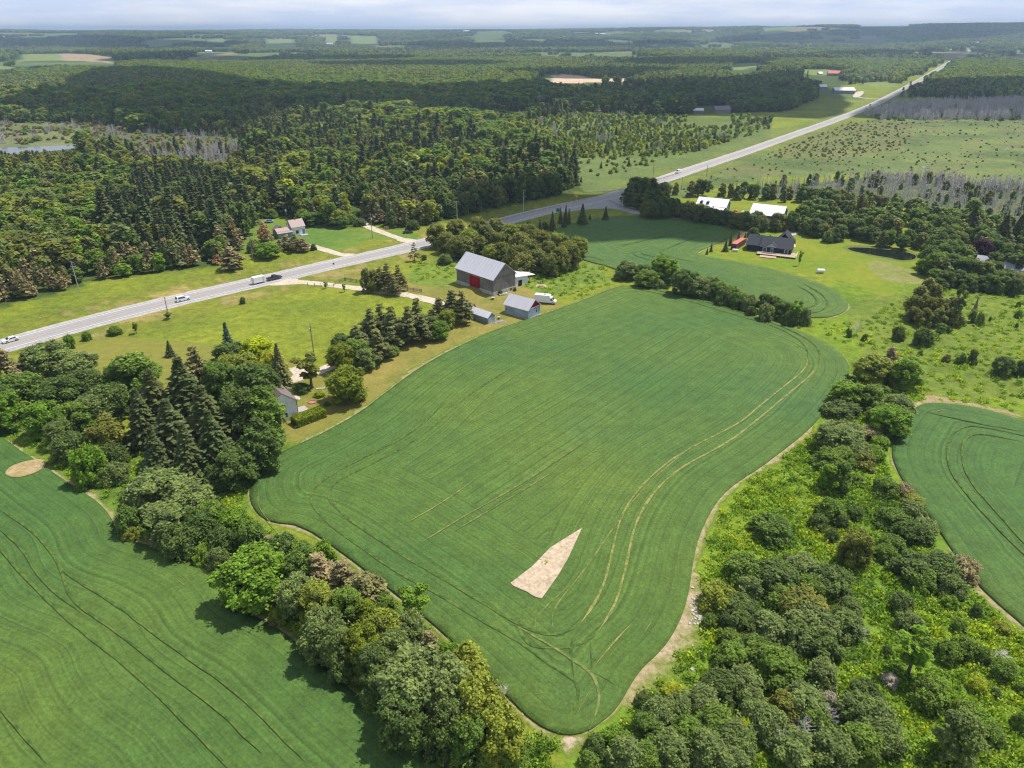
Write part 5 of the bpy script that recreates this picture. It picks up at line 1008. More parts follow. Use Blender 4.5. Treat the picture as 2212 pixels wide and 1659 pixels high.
b=MB(); b.box(w+3.0,1.44,-.05,w+4.9,1.49,2.3); b.build('doorway',M_dark,lt)
for x,y in ((w+11.2,1.9),(w+11.2,5.2),(w+11.2,8.9),(w+9.4,1.9)): b=MB(); b.tube([(x,y,-.1),(x,y,2.78)],.11,6); b.build('post',M_barn,lt)
b=MB(); b.box(w+8.2,8.7,0,w+11.2,8.85,2.5); b.build('back_wall',M_barn,lt)
# earth ramp to the red door
b=MB(); n=14; rows=[]
for i in range(n+1):
    y=3.5+i*(13.5/n); k=math.exp(-((y-10.2)/3.6)**4); row=[]
    for j in range(9): x=-.14-j*1.15; z=1.05*k*(1-sst(.1,1,j/8.0)); row.append((x,y,float(z)-.02))
    rows.append(b.av(row))
for i in range(n):
    for j in range(8): b.f.append((rows[i]+j,rows[i]+j+1,rows[i+1]+j+1,rows[i+1]+j)); b.m.append(0)
ramp=b.build('earth_ramp',M_lawn,None,kind='structure'); ramp.location=(a.x,a.y,.02); ramp.rotation_euler=(0,0,ang); ramp.data.polygons.foreach_set('use_smooth',[True]*len(ramp.data.polygons))
# blue-grey workshop with red gable
M_blue=planks('blue_grey_siding',(.25,.31,.37),(.30,.36,.42),(.3,.3,3)); M_greyr=metalroof('pale_grey_roof',(.52,.50,.53))
e,w,l,r=house('workshop','blue grey workshop with red gable beside the white box truck','workshop',G('B1',1500,1335),G('B1',1700,1240),G('B1',1100,1230),wh=3.3,rh=5.9,wm_=M_blue,rm=M_greyr,ov=.45)
b=MB(); b.face([(.1,-.03,3.38),(w-.1,-.03,3.38),(w/2,-.03,5.78)]); b.build('gable',M_red,e); b=MB(); b.box(-.2,-.08,3.22,w+.2,-.04,3.38); b.build('trim',M_trim,e)
b=MB(); b.box(-.1,-.1,-.2,w+.1,l+.1,.16); b.build('foundation',M_conc,e); win(e,'front',w*.62,1.2,.9,1.1,w,l); win(e,'left',l*.86,1.2,.9,.9,w,l)
# small sheds
e,w,l,r=house('shed','small low shed with bright tin roof, its blue doors beside the rubble','shed',G('B1',822,1415),G('B1',940,1370),G('B1',560,1300),wh=2.2,rh=3.5,wm_=planks('grey_siding',(.20,.23,.26),(.26,.29,.32),(.3,.3,3)),rm=metalroof('bright_tin',(.66,.64,.68),(.45,.36,.32)),ov=.3)
b=MB(); b.box(.25,-.07,.05,w-.25,-.02,2.1); dd=b.build('double_door',flat('blue_door',(.33,.42,.50)),e)
e,w,l,r=house('shed','small shed with brownish grey roof half hidden behind the pines','shed',G('B1',560,1290),G('B1',610,1230),depth=4.2,wh=2.4,rh=4.0,wm_=planks('old_siding',(.16,.16,.16),(.22,.22,.22)),rm=shingle('brown_grey_shingle',(.27,.22,.21)),ov=.3)
# box truck / camper
def wheelset(e,xs,yw,r=.36,wd=.24,tyre=None):
    for x in xs:
        for s in (-1,1):
            b=MB(); b.tube([(x,s*yw-s*wd,r),(x,s*yw,r)],r,14); t=b.build('wheel',M_tyre,e); b=MB(); b.tube([(x,s*yw-.01*s,r),(x,s*(yw+.015),r)],r*.58,10); b.build('rim',M_steel,t)
M_tyre=flat('tyre',(.022,.022,.024),.85); M_lamp=flat('lamp_lens',(.75,.75,.72),.2,.5); M_tail=flat('tail_lens',(.45,.02,.02),.3,.5)
def carpaint(n,c): 
    q=N(n); p=q.prin(c,.28,.5); p.inputs['Coat Weight'].default_value=.6; return q.m
M_wp=carpaint('white_car_paint',(.80,.81,.82)); M_dp=carpaint('dark_car_paint',(.028,.032,.045)); M_box=flat('white_panel',(.80,.80,.80),.45,var=.05)
def hull(b,x0,x1,yb,z0,xa,xb,yt,z1):
    """cabin: base x0..x1, half width yb at z0; top xa..xb half width yt at z1"""
    n=b.av([(x0,-yb,z0),(x1,-yb,z0),(x1,yb,z0),(x0,yb,z0),(xa,-yt,z1),(xb,-yt,z1),(xb,yt,z1),(xa,yt,z1)])
    for q in ((0,3,2,1),(4,5,6,7),(0,1,5,4),(1,2,6,5),(2,3,7,6),(3,0,4,7)): b.f.append(tuple(n+i for i in q)); b.m.append(b.mi)
def bodybox(b,x0,x1,y,z0,z1,c=.12):
    b.prism([(x0,z0+.1),(x0+.08,z0),(x1-.1,z0),(x1,z0+.12),(x1-.02,z1-.18),(x1-.25,z1),(x0+.04,z1),(x0,z1-.1)],'y',-y,y)
def car(name,label,cat,loc,ang,paint,style='suv'):
    e=empty(name,(loc[0],loc[1],hgtf(loc)+.065),ang,label,cat); b=MB(); L_={'suv':4.9,'pickup':5.7,'sedan':4.6,'van':5.6}[style]; W=.95; h=L_/2
    if style=='suv':
        bodybox(b,-h,h,W,.30,1.05); b.v=b.v; hull(b,-h+.05,h-1.35,W-.03,1.04,-h+.35,h-2.05,W-.2,1.78); side=[(-h+.45,h-1.75,-h+.6,h-2.15,1.70)]
    elif style=='sedan':
        bodybox(b,-h,h,W-.05,.26,.92); hull(b,-h+.5,h-1.2,W-.08,.91,-h+1.15,h-2.0,W-.25,1.42); side=[(-h+.85,h-1.6,-h+1.2,h-2.1,1.36)]
    elif style=='pickup':
        bodybox(b,-h,h,W,.42,1.12); hull(b,-h+2.0,h-1.45,W-.03,1.11,-h+2.25,h-2.15,W-.18,1.86); side=[(-h+2.3,h-1.85,-h+2.45,h-2.3,1.78)]
    else:
        bodybox(b,-h,h,W,.35,1.35); hull(b,-h+.04,h-.9,W-.02,1.34,-h+.12,h-1.7,W-.12,2.25); side=[(h-2.6,h-1.45,h-2.6,h-1.85,2.0)]
    b.build('body',paint,e)
    for x0,x1,xa,xb,zt in side:
        z0={'suv':1.12,'sedan':.98,'pickup':1.2,'van':1.42}[style]; wy0=W-.03 if style!='sedan' else W-.08
        for s in (-1,1):
            b=MB(); t=lambda z:(wy0-(.17 if style!='van' else .10)*((z-z0)/(zt-z0+.08)))*s+.022*s
            k=3 if style in('suv',) else 2
            for i in range(k):
                f0=i/k+.015;f1=(i+1)/k-.015; pts=[(x0+(x1-x0)*f0,t(z0),z0),(x0+(x1-x0)*f1,t(z0),z0),(xa+(xb-xa)*f1,t(zt),zt),(xa+(xb-xa)*f0,t(zt),zt)]
                b.face(pts if s<0 else pts[::-1])
            b.build('side_window',M_glass,e)
    if style=='pickup': b=MB(); b.box(-h+.12,-W+.12,1.121,-h+1.9,W-.12,1.135); b.build('truck_bed',M_dark,e)
    xw={'suv':(h-1.3,h-1.95),'sedan':(h-1.15,h-1.9),'pickup':(h-1.4,h-2.05),'van':(h-.85,h-1.6)}[style]; zz={'suv':(1.10,1.72),'sedan':(.96,1.38),'pickup':(1.18,1.78),'van':(1.42,2.15)}[style]
    b=MB(); b.face([(xw[0]-.02,-W+.18,zz[0]),(xw[0]-.02,W-.18,zz[0]),(xw[1]+.04,W-.28,zz[1]),(xw[1]+.04,-W+.28,zz[1])]); b.build('windscreen',M_glass,e)
    if style!='van':
        r0={'suv':(-h+.04,-h+.28),'sedan':(-h+.55,-h+1.08),'pickup':(-h+1.98,-h+2.18)}[style]; b=MB(); b.face([(r0[0]-.02,W-.2,zz[0]),(r0[0]-.02,-W+.2,zz[0]),(r0[1]-.03,-W+.3,zz[1]),(r0[1]-.03,W-.3,zz[1])]); b.build('rear_window',M_glass,e)
    for s in (-1,1):
        b=MB(); b.box(h-.06,s*.72-.18,.62,h+.015,s*.72+.18,.80); b.build('headlight',M_lamp,e); b=MB(); b.box(-h-.02,s*.8-.1,.72,-h+.05,s*.8+.1,.98); b.build('tail_light',M_tail,e)
    wheelset(e,(-h+.95,h-1.0),W+.01); return e
hgtf=lambda p: float(hgt(p[0],p[1]))
def onroad(x,y,off):
    p=Vector(g(x,y)); best=None
    for a_,b_ in zip(ROAD,ROAD[1:]):
        A_,B_=Vector(a_),Vector(b_); d=B_-A_; t=max(0,min(1,(p-A_).dot(d)/d.length_squared)); q=A_+d*t
        if best is None or (q-p).length<best[0]: best=((q-p).length,q,d.normalized())
    _,q,d=best; return q+Vector((-d.y,d.x))*off,math.atan2(d.y,d.x)
p,an=onroad(397,650,-1.9); car('suv','white suv driving away in the near lane, ahead of the utility pole','suv',p,an,M_wp,'suv')
p,an=onroad(593,604,-1.9); car('pickup_truck','dark pickup truck on the highway towing a white box trailer','pickup truck',p,an,M_dp,'pickup'); d=Vector((math.cos(an),math.sin(an)))
tp=p-d*6.4; e=empty('cargo_trailer',(tp.x,tp.y,.065),an,'white enclosed cargo trailer hitched behind the dark pickup','trailer'); b=MB(); b.prism([(-2.3,.55),(2.2,.55),(2.55,.9),(2.3,2.6),(2.1,2.68),(-2.2,2.68),(-2.3,2.6)],'y',-1.1,1.1); b.build('body',M_box,e)
b=MB(); b.box(1.2,-1.13,.75,1.9,-1.105,2.35); b.build('side_door',flat('grey_trim',(.55,.56,.58)),e); b=MB(); b.box(-2.33,-.98,.7,-2.305,.98,2.5); b.build('rear_door',flat('off_white',(.66,.67,.68)),e); b=MB(); b.tube([(2.3,.5,.6),(3.5,0,.5)],.05,5); b.tube([(2.3,-.5,.6),(3.5,0,.5)],.05,5); b.build('drawbar',M_dark,e); wheelset(e,(-.25,),1.14,.33,.2)
p,an=onroad(26,739,1.9); car('car','white car at the left edge of the photo, far lane of the highway','car',p,an+pi,M_wp,'sedan')
p,an=onroad(1484,376,1.9); car('van','white van coming along the distant straight past the junction','van',p,an+pi,M_wp,'van')
p,an=onroad(1889,228,1.9); car('car','tiny dark car on the far stretch of road in cloud shade','car',p,an+pi,M_dp,'sedan')
# parked box truck
p0=Vector(G('B1',1640,1060)); p1=Vector(G('B1',1925,1085)); an=math.atan2(p1.y-p0.y,p1.x-p0.x); m=(p0+p1)/2
e=empty('box_truck',(m.x,m.y+.8,0),an,'white box truck parked in the long grass behind the workshop','truck'); b=MB(); b.prism([(-3.6,.6),(2.0,.6),(2.0,2.95),(1.6,3.15),(-3.3,3.15),(-3.6,3.0)],'y',-1.15,1.15); b.build('cargo_box',M_box,e)
b=MB(); b.prism([(2.02,.5),(4.0,.5),(4.05,1.15),(3.2,1.4),(2.6,2.35),(2.02,2.35)],'y',-1.0,1.0); b.build('cab',M_wp,e); b=MB(); b.face([(3.24,-.85,1.44),(3.24,.85,1.44),(2.68,.8,2.28),(2.68,-.8,2.28)]); b.build('windscreen',M_glass,e)
for s in (-1,1): b=MB(); pts=[(2.2,s*1.01,1.4),(3.05,s*1.01,1.4),(2.6,s*1.01,2.15),(2.2,s*1.01,2.15)]; b.face(pts if s<0 else pts[::-1]); b.build('side_window',M_glass,e)
b=MB(); b.box(-.4,-.3,3.15,.3,.3,3.35); b.build('roof_vent',M_steel,e); wheelset(e,(-2.2,3.0),1.05,.4)
# white house across the highway
M_rose=metalroof('rose_metal_roof',(.40,.29,.26),None,'x',.6); M_wht=planks('white_siding',(.74,.75,.76),(.80,.80,.80),(.3,.3,3)); M_teal=planks('teal_siding',(.16,.24,.22),(.20,.28,.26),(.3,.3,3))
Nw,Rw=G('B3',1112,800),G('B3',1440,748)
e,w,l,r=house('farmhouse','small white two storey house with pinkish metal roof across the highway','house',Nw,Rw,depth=6.2,wh=4.2,rh=6.9,axis='x',wm_=M_wht,rm=M_rose,ov=.3)
win(e,'front',w*.28,1.0,1.3,1.5,w,l,flat('black_frame',(.05,.05,.05))); 
b=MB(); b.box(w*.78,-.08,.5,w*.78+1.2,-.02,2.7); dd=b.build('front_door',flat('blue_paint',(.10,.22,.50)),e); b=MB(); b.box(w*.78-.15,-.05,.4,w*.78+1.35,-.015,2.85); b.build('door_frame',M_trim,dd)
b=MB(); b.box(w*.55,-2.2,0,w+.6,-.1,.42); b.build('porch',M_conc,e)
win(e,'left',1.2,4.2,.8,1.3,w,l,flat('brown_frame',(.18,.08,.08))); win(e,'left',3.4,4.2,.8,1.3,w,l,flat('brown_frame2',(.18,.08,.08)))
b=MB(); walls(b,-7.0,-.9,-.14,5.2,-.1,2.5,4.1,'x'); wg=b.build('side_wing',M_teal,e); b=MB(); roofm(b,-7.0,-.9,-.2,5.2,2.5,4.1,'x',.3); b.build('wing_roof',M_rose,wg); b=MB(); b.box(-1.9,-.97,.0,-.7,-.91,2.1); b.build('blue_door',flat('bright_blue',(.06,.28,.50)),wg); b=MB(); b.box(-3.6,-.97,.9,-2.6,-.91,1.9); b.build('window',M_trim,wg)
b=MB(); walls(b,-6,5.4,-1.0,9.2,-.1,2.4,4.3,'y'); w2=b.build('rear_wing',M_teal,e); b=MB(); roofm(b,-6,5.4,-1.0,9.2,2.4,4.3,'y',.3); b.build('rear_roof',metalroof('plum_roof',(.25,.16,.18)),w2)
for x,y,h_,nm in ((3.2,3.1,8.3,'chimney'),): b=MB(); b.box(x-.25,y-.25,6.3,x+.25,y+.25,7.7); b.build(nm,flat('brick',(.28,.13,.10)),e)
# dark blue house
M_navy=planks('navy_siding',(.020,.028,.048),(.032,.040,.062),(.3,.3,4)); M_char=shingle('charcoal_shingle',(.050,.052,.062)); M_lblue=flat('pale_gable',(.30,.38,.42))
Nd,Rd=G('B2',560,862),G('B2',1396,958)
a,ang,w,l=frame(Nd,Rd,None,10.5); e=empty('bungalow','' and None or (a.x,a.y,0),ang,'dark blue bungalow with charcoal roof, white trim and a lumber deck','house')
b=MB(); walls(b,w*.32,-1.3,w,9.2,-.1,3.0,6.2,'x'); walls(b,0,0,w*.32-.02,10.4,-.1,2.9,6.05,'x'); walls(b,w*.58,9.3,w*.58+7,16,-.1,3.0,6.3,'y'); b.build('wall',M_navy,e)
b=MB(); roofm(b,w*.32,-1.3,w,9.2,3.0,6.2,'x',.5); roofm(b,.0,0,w*.32-.52,10.4,2.9,6.05,'x',.5); roofm(b,w*.58,8.2,w*.58+7,16,3.1,7.0,'y',.45); rf=b.build('roof',M_char,e)
b=MB(); c=w*.56; b.face([(c-2.6,-1.92,3.0),(c+2.6,-1.92,3.0),(c,-1.92,4.9)]); b.build('porch_gable',M_lblue,e)
b=MB(); b.prism([(c-2.9,2.86),(c,4.95),(c+2.9,2.86),(c+2.9,3.04),(c,5.13),(c-2.9,3.04)],'y',-2.2,2.6); b.build('porch_roof',M_char,e)
b=MB(); b.face([(w+.03,.9,3.15),(w+.03,7.2,3.15),(w+.03,4.05,5.6)]); b.build('end_gable',M_trim,e)
for s in (1,2,3): b=MB(); x=(w*.2,w*.45,w*.9)[s-1]; b.box(x,4.3,6.1,x+.35,4.65,6.75); b.build('roof_vent',M_dark,rf)
def dwin(x,z,ww,hh): 
    b=MB(); b.box(x,-1.36,z,x+ww,-1.31,z+hh); o=b.build('window',M_trim,e); b=MB(); b.box(x+.14,-1.39,z+.14,x+ww-.14,-1.365,z+hh-.14); b.build('pane',M_glass,o)
dwin(w*.37,.7,1.6,1.9); dwin(w*.55,.35,1.0,2.2); dwin(w*.85,.35,1.6,2.3)
b=MB(); b.box(w+.005,3,.9,w+.05,4.4,2.2); b.build('window',M_trim,e)
dk=empty('deck',(a.x,a.y,0),ang,'pale lumber deck with railings in front of the dark blue bungalow','deck'); b=MB(); b.box(w*.27,-5.4,.55,w+2.6,-1.42,.72); b.box(w+.1,-1.40,.55,w+2.6,1.6,.72); b.build('platform',M_lumber,dk)
b=MB(); b.box(w*.36,-8.6,.18,w*.72,-5.44,.32); b.build('lower_platform',M_lumber,dk)
for i in range(9):
    x=w*.27+i*(w*.73+2.5)/8; b=MB(); b.tube([(x,-5.3,0),(x,-5.3,1.65)],.055,5); b.build('post',M_lumber if i<5 else M_trim,dk)
b=MB(); b.box(w*.27,-5.36,1.58,w+2.6,-5.26,1.66); b.box(w+2.5,-5.3,1.58,w+2.6,1.6,1.66); b.box(w*.27,-5.34,1.05,w+2.6,-5.29,1.09); b.build('railing',M_trim,dk)
# container and tanks
p0=Vector(G('B2',362,858)); p1=Vector(G('B2',500,770)); an=math.atan2(p1.y-p0.y,p1.x-p0.x); p0=p0+Vector((-math.sin(an),math.cos(an)))*1.2
e=empty('shipping_container',(p0.x,p0.y,0),an,'red roofed shipping container on the lawn left of the dark bungalow','container'); b=MB(); b.box(0,-1.2,.12,12,1.2,2.62); b.build('body',flat('container_wall',(.16,.09,.09),.7,var=.3),e); b=MB(); b.box(-.02,-1.22,2.625,12.02,1.22,2.70); b.build('roof',flat('faded_red_paint',(.55,.17,.12),.7),e)
b=MB(); b.box(-.06,-1.1,.2,-.01,-.05,2.5); b.build('door',flat('maroon',(.14,.03,.05)),e); b=MB(); b.box(-.06,.05,.2,-.01,1.1,2.5); b.build('door',flat('maroon',(.14,.03,.05)),e)
def tank(lab,c,x,y,L_,r,an):
    X_,Y_=G(c,x,y); e=empty('tank',(X_,Y_,0),an,lab,'tank'); b=MB(); b.tube([(-L_/2-.25,0,r+.25),(-L_/2,0,r+.25),(L_/2,0,r+.25),(L_/2+.25,0,r+.25)],[r*.45,r,r,r*.45],12); b.build('shell',M_box,e)
    for s in (-1,1): b=MB(); b.box(s*L_*.3-.15,-r*.7,0,s*L_*.3+.15,r*.7,.4); b.build('foot',M_conc,e)
tank('white fuel tank lying beside the red roofed container','B2',345,885,2.2,.5,-.2); tank('long white tank alone at the lower edge of the green lawn','B2',1955,1290,2.6,.75,-.1)
# white roofed farm buildings
M_wr=metalroof('white_metal_roof',(.80,.80,.81),None,'x',.5,.03); M_gsid=planks('slate_siding',(.12,.12,.15),(.16,.16,.20),(.3,.3,3)); M_rsid=planks('dark_red_siding',(.16,.05,.05),(.20,.07,.06),(.3,.3,3))
e,w,l,r=house('farmhouse','long slate grey house with white metal roof and two small dormers','house',G('B4',400,290,3.2),G('B4',888,342,3.2),depth=9.5,wh=3.4,rh=6.4,axis='x',wm_=M_gsid,rm=M_wr,ov=.5)
for k in (.58,.72,.86): win(e,'front',w*k,1.2,1.9,1.1,w,l)
for k in (.14,.36):
    b=MB(); b.prism([(w*k-.7,3.6),(w*k+.7,3.6),(w*k+.7,4.9),(w*k,5.5),(w*k-.7,4.9)],'y',.4,2.6); dm=b.build('dormer',M_gsid,r); b=MB(); b.box(w*k-.4,.34,4.2,w*k+.4,.39,4.95); b.build('pane',M_glass,dm)
b=MB(); b.prism([(-4,2.3),(0.02,3.0),(0.02,3.12),(-4,2.42)],'x',w*.62,w*.98); b.build('porch_roof',M_wr,e)
b=MB(); b.prism([(w*.42,2.6),(w*.50,3.5),(w*.58,2.6)],'y',-3,-.0); b.build('entrance_roof',M_wr,e); win(e,'right',3,1,1.4,1.2,w,l)
e,w,l,r=house('barn','low barn with broad bright white roof beyond the dark hedge','barn',G('B4',1295,440,3.2),G('B4',1832,500,3.2),depth=13.5,wh=3.3,rh=7.0,axis='x',wm_=M_gsid,rm=M_wr,ov=.5)
b=MB(); b.box(w*.35,-.06,.1,w*.62,-.02,2.9); b.build('door',M_rsid,e); b=MB(); b.box(w+.02,5,.1,w+.07,8,2.8); b.build('side_door',M_trim,e)
for x,y,c_,lab in ((1058,410,(.60,.16,.04),'orange tarpaulin heap between the two white roofed buildings'),(1178,432,(.7,.7,.7),'white sack bundle in the garden of the white roofed barn')):
    X_,Y_=G('B4',x,y); b=MB(); b.tube([(0,0,0),(0,0,.7),(0,0,1.3)],[1.3,1.1,.25],8); o=b.build('tarpaulin',flat('sheeting',c_),None,label=lab,cat='tarpaulin'); o.location=(X_,Y_,0)
e,w,l,r=house('house','long house with plain grey roof at the right edge of the photo','house',G('B8',1400,600,2.9),G('B8',2330,735,2.9),depth=9,wh=3.0,rh=5.4,axis='x',wm_=M_wht,rm=shingle('grey_shingle',(.36,.36,.40)),ov=.4); win(e,'front',w*.3,.9,1.4,1.2,w,l); win(e,'front',w*.6,.9,1.4,1.2,w,l)
# farmhouse hidden by the big trees
M_brs=shingle('brown_shingle',(.20,.155,.14))
O_=Vector(G('B5',600,1105)); xd=Vector((.8,.6)); o0=O_-xd*7.0
e,w,l,r=house('farmhouse','white farmhouse with brown roof half hidden behind the tall dark trees','house',tuple(o0),tuple(O_),depth=12,wh=4.7,rh=7.6,axis='y',wm_=M_wht,rm=M_brs,ov=.35)
win(e,'front',w*.45,3.2,1.0,1.3,w,l); win(e,'front',w*.45,.9,1.2,1.3,w,l); win(e,'front',w*.15,.9,1.0,1.3,w,l)
b=MB(); b.tube([(w-.08,-.12,0),(w-.08,-.12,4.6)],.07,6); b.build('downpipe',flat('brown_gutter',(.12,.09,.08)),e)
b=MB(); b.box(w+.15,1.2,0,w+3.2,4.2,.45); b.build('porch_step',flat('grey_deck',(.40,.36,.34)),e)
# distant buildings
def farb(c,x,y,L_,W_,wh,rh,an,rm,wmn,lab,cat='building',z=0):
    X_,Y_=G(c,x,y); Zt=hgtf((X_,Y_)); e=empty(cat.replace(' ','_'),(X_,Y_,Zt),an,lab,cat); b=MB(); walls(b,-L_/2,-W_/2,L_/2,W_/2,-1,wh,rh,'x'); b.build('wall',wmn,e); b=MB(); roofm(b,-L_/2,-W_/2,L_/2,W_/2,wh,rh,'x',.5); b.build('roof',rm,e); return e
M_rr=metalroof('orange_red_roof',(.62,.13,.07),None,'x',.6,.05); M_wall=flat('pale_wall',(.60,.60,.58)); M_gw=flat('grey_wall',(.20,.20,.23))
farb('B6',505,400,30,16,5,8.5,-.05,M_wr,M_gw,'long grey workshop with white roof beside the sandy yard in the distance','workshop')
farb('B6',340,95,24,14,5,10,-.25,M_rr,M_gw,'distant barn with bright orange red roof among the trees','barn'); farb('B6',630,110,26,10,4,6,-.05,metalroof('blue_grey_roof',(.34,.38,.46)),M_gw,'distant low building with blue grey roof right of the red barn','building')
farb('B6',150,325,12,9,4,7,.1,M_wr,M_gw,'tiny white roofed house left of the distant white workshop','house'); farb('B6',110,80,9,8,3,6,.2,M_wr,M_wall,'tiny white hut left of the distant red barn','hut')
farb('R3',1880,800,18,10,4,7.5,.1,metalroof('plum_grey_roof',(.22,.17,.20)),M_gw,'dark plum roofed house in the shaded woods above the marsh','house'); farb('R3',1680,800,12,8,3,5,.0,M_wr,M_gw,'pale roofed shed beside the house in the shaded woods','shed')
farb('R4',2160,560,24,14,5,8,-.3,M_wr,M_wall,'pale roofed barn in the woods at the right edge','barn')
for i,(c,x,y,L_,lab) in enumerate([('R2',478,246,22,'white barn, leftmost of the far farm on the plain'),('R2',530,252,40,'long white barn in the middle of the far farm'),('R2',685,258,34,'low white barn right of the far farm'),('R3',862,212,80,'very long white roofed factory on the far plain'),('R3',265,222,34,'far white barn beside pale fields near the centre'),('R3',1000,216,18,'lone small white house on the far plain'),
  ('R3',1305,200,36,'pale roofed building in the far hamlet'),('R3',1540,215,30,'white barn at the right of the far hamlet'),('R3',1135,185,26,'white house at the left of the far hamlet'),('R3',2080,168,26,'single bright white building far off above the highway'),('R4',602,132,60,'white shed standing out on the far blue ridge'),('R4',1240,220,26,'white barn in the dark far tree belt'),('R4',1160,205,22,'small white house in the dark far tree belt'),('R4',2120,118,80,'pale buildings far off near the right horizon'),('R1',1755,295,26,'white barn in the far pale field on the left'),('R2',1830,205,50,'row of pale roofs right of the picture middle near the horizon'),('R1',30,235,40,'pale building at the left edge near the horizon'),('R4',930,160,24,'thin pale tower house far off')]):
    farb(c,x,y,L_,14+L_*.1,6,10,rng.uniform(-.3,.3),M_wr,M_wall,lab,'barn' if 'barn' in lab else 'building')
# ---------------------------------------------------------------- poles, wires, rails, signs
M_pole=flat('pole_wood',(.26,.22,.19),.9,var=.2); M_ppole=flat('pale_pole_wood',(.46,.43,.40),.9,var=.15)
def pole(c,x,y,tx_,ty_,lab,arm=1,pale=False,extra=None):
    X_,Y_=G(c,x,y); px_,py_=D(c,x,y); qx,qy=D(c,tx_,ty_); d=Y_*CP+CAMH*SP
    lo,hi=1.0,30.0
    for _ in range(30):
        m=(lo+hi)/2
        if proj(X_,Y_,m)[1]>qy: lo=m
        else: hi=m
    h=lo; z=0; e=empty('utility_pole',(X_,Y_,0),-.4,lab,'utility pole','utility poles'); mt=M_ppole if pale else M_pole
    b=MB(); b.tube([(0,0,-.3),(0,0,h)],[.17,.11],8); b.build('pole',mt,e)
    for k in range(arm):
        z=h-.5-k*1.6; b=MB(); b.box(-1.2,-.06,z,1.2,.06,z+.13); ar=b.build('crossarm',mt,e)
        for s in (-1.1,0,1.1): b=MB(); b.tube([(s,0,z+.13),(s,0,z+.33)],[.05,.035],6); b.build('insulator',M_steel,ar)
    if extra=='transformer': b=MB(); b.tube([(.35,-.1,h-2.7),(.35,-.1,h-1.8)],.26,10); b.build('transformer',flat('grey_can',(.55,.56,.58)),e)
    if extra=='lamp': b=MB(); b.tube([(0,0,h-.3),(-1.1,-.3,h-.1)],.04,5); b.tube([(-1.1,-.3,h-.1),(-1.5,-.4,h-.14)],[.12,.16],6); b.build('lamp_arm',M_steel,e); b=MB(); b.tube([(-.32,0,h-2.6),(-.32,0,h-1.7)],.22,10); b.build('transformer',flat('grey_can',(.6,.6,.6)),e)
    return Vector((X_,Y_,h))
PO=[pole('R5',645,948,590,692,'utility pole with crossarm before the brownish pines on the left',2,True),pole('R5',2052,690,2020,482,'utility pole beside the bright bush left of the white house',1),pole('R6',1003,510,995,310,'utility pole with a transformer at the gravel track',2,False,'transformer'),
    pole('R6',1690,375,1680,205,'tall bare pole before the dark woods left of the grove',1,True),pole('R7',212,300,203,112,'thin pole at the wood edge left of the junction',1,True),pole('R7',617,208,612,20,'tall pole by the yellow sign at the junction',1)]
pole('R5',1357,1100,1340,985,'short dark pole standing in front of the highway by the suv',0); pole('R6',532,1475,512,1198,'lone pole with lamp and transformer in the bright meadow',0,False,'lamp'); pole('R7',1009,290,1013,165,'pole at the mouth of the side road',1,True)
pole('R3',1305,1362,1305,1195,'distant pole at the start of the long straight',1); pole('R3',1185,1400,1185,1315,'small distant pole in the bright marsh left of the junction',0); pole('R3',1757,1335,1755,1235,'distant pole beside the straight right of the white van',0); pole('R3',1545,1450,1548,1340,'distant thin pole behind the dark trees at the junction',0)
pole('B5',1070,455,1066,375,'short brown post beside the big maple',0); pole('B4',1655,500,1665,412,'thin pole in front of the white roofed barn',0)
def wire(a_,b_,off,sag,nm,lab):
    b=MB()
    for s in (-1.1,0,1.1):
        d=(b_-a_).normalized(); n=Vector((-d.y,d.x,0)); P_=[a_.lerp(b_,t)+n*s*.8+Vector((0,0,-.15-sag*4*t*(1-t))) for t in [i/10 for i in range(11)]]; b.tube(P_,.028,3,False)
    b.build('power_line',flat('wire',(.05,.05,.05)),None,label=lab,cat='power line',group='power lines along the highway')
WN=['first span of wires before the pines at the left edge','wires from the left pines to the white house yard','wires from the white house to the gravel track pole','wires between the gravel track and the tall bare pole','wires along the dark woods towards the junction','wires running to the pole by the yellow sign']
far0=PO[0]+(PO[0]-PO[1]); far0.z=PO[0].z
for i,(p0,p1) in enumerate(zip([far0]+PO[:-1],PO)): wire(p0,p1,0,1.2,'w',WN[i])
def rail(s,lab,off=0):
    P_=resample(smooth(L2(s),False,2),4.0); e=empty('guardrail',(P_[0][0],P_[0][1],0),0,lab,'guardrail','guardrails'); x0,y0=P_[0]
    b=MB(); b.mi=0
    for p,q in zip(P_,P_[1:]):
        d=(Vector(q)-Vector(p)).normalized(); n=Vector((-d.y,d.x))*.04
        pts=[Vector((p[0]-x0,p[1]-y0)),Vector((q[0]-x0,q[1]-y0))]
        for z0,z1 in ((.45,.80),): 
            A_,B_=pts; b.face([(A_.x-n.x,A_.y-n.y,z0),(B_.x-n.x,B_.y-n.y,z0),(B_.x-n.x,B_.y-n.y,z1),(A_.x-n.x,A_.y-n.y,z1)]); b.face([(B_.x+n.x,B_.y+n.y,z0),(A_.x+n.x,A_.y+n.y,z0),(A_.x+n.x,A_.y+n.y,z1),(B_.x+n.x,B_.y+n.y,z1)]); b.face([(A_.x-n.x,A_.y-n.y,z1),(B_.x-n.x,B_.y-n.y,z1),(B_.x+n.x,B_.y+n.y,z1),(A_.x+n.x,A_.y+n.y,z1)])
    b.build('rail',M_steel,e); pm=None
    for i in range(0,len(P_)):
        if pm is None: b=MB(); b.box(-.08,-.08,-.2,.08,.08,.72); pm=b.mesh('post',M_pole)
        o=bpy.data.objects.new('post',pm); link(o,e); o.location=(P_[i][0]-x0,P_[i][1]-y0,0)
rail('R7 0,372 200,318 420,268 640,218 820,172','guardrail on the far side of the highway left of the junction'); rail('R7 905,205 960,235 1050,262 1165,285','guardrail curving round the corner of the side road')
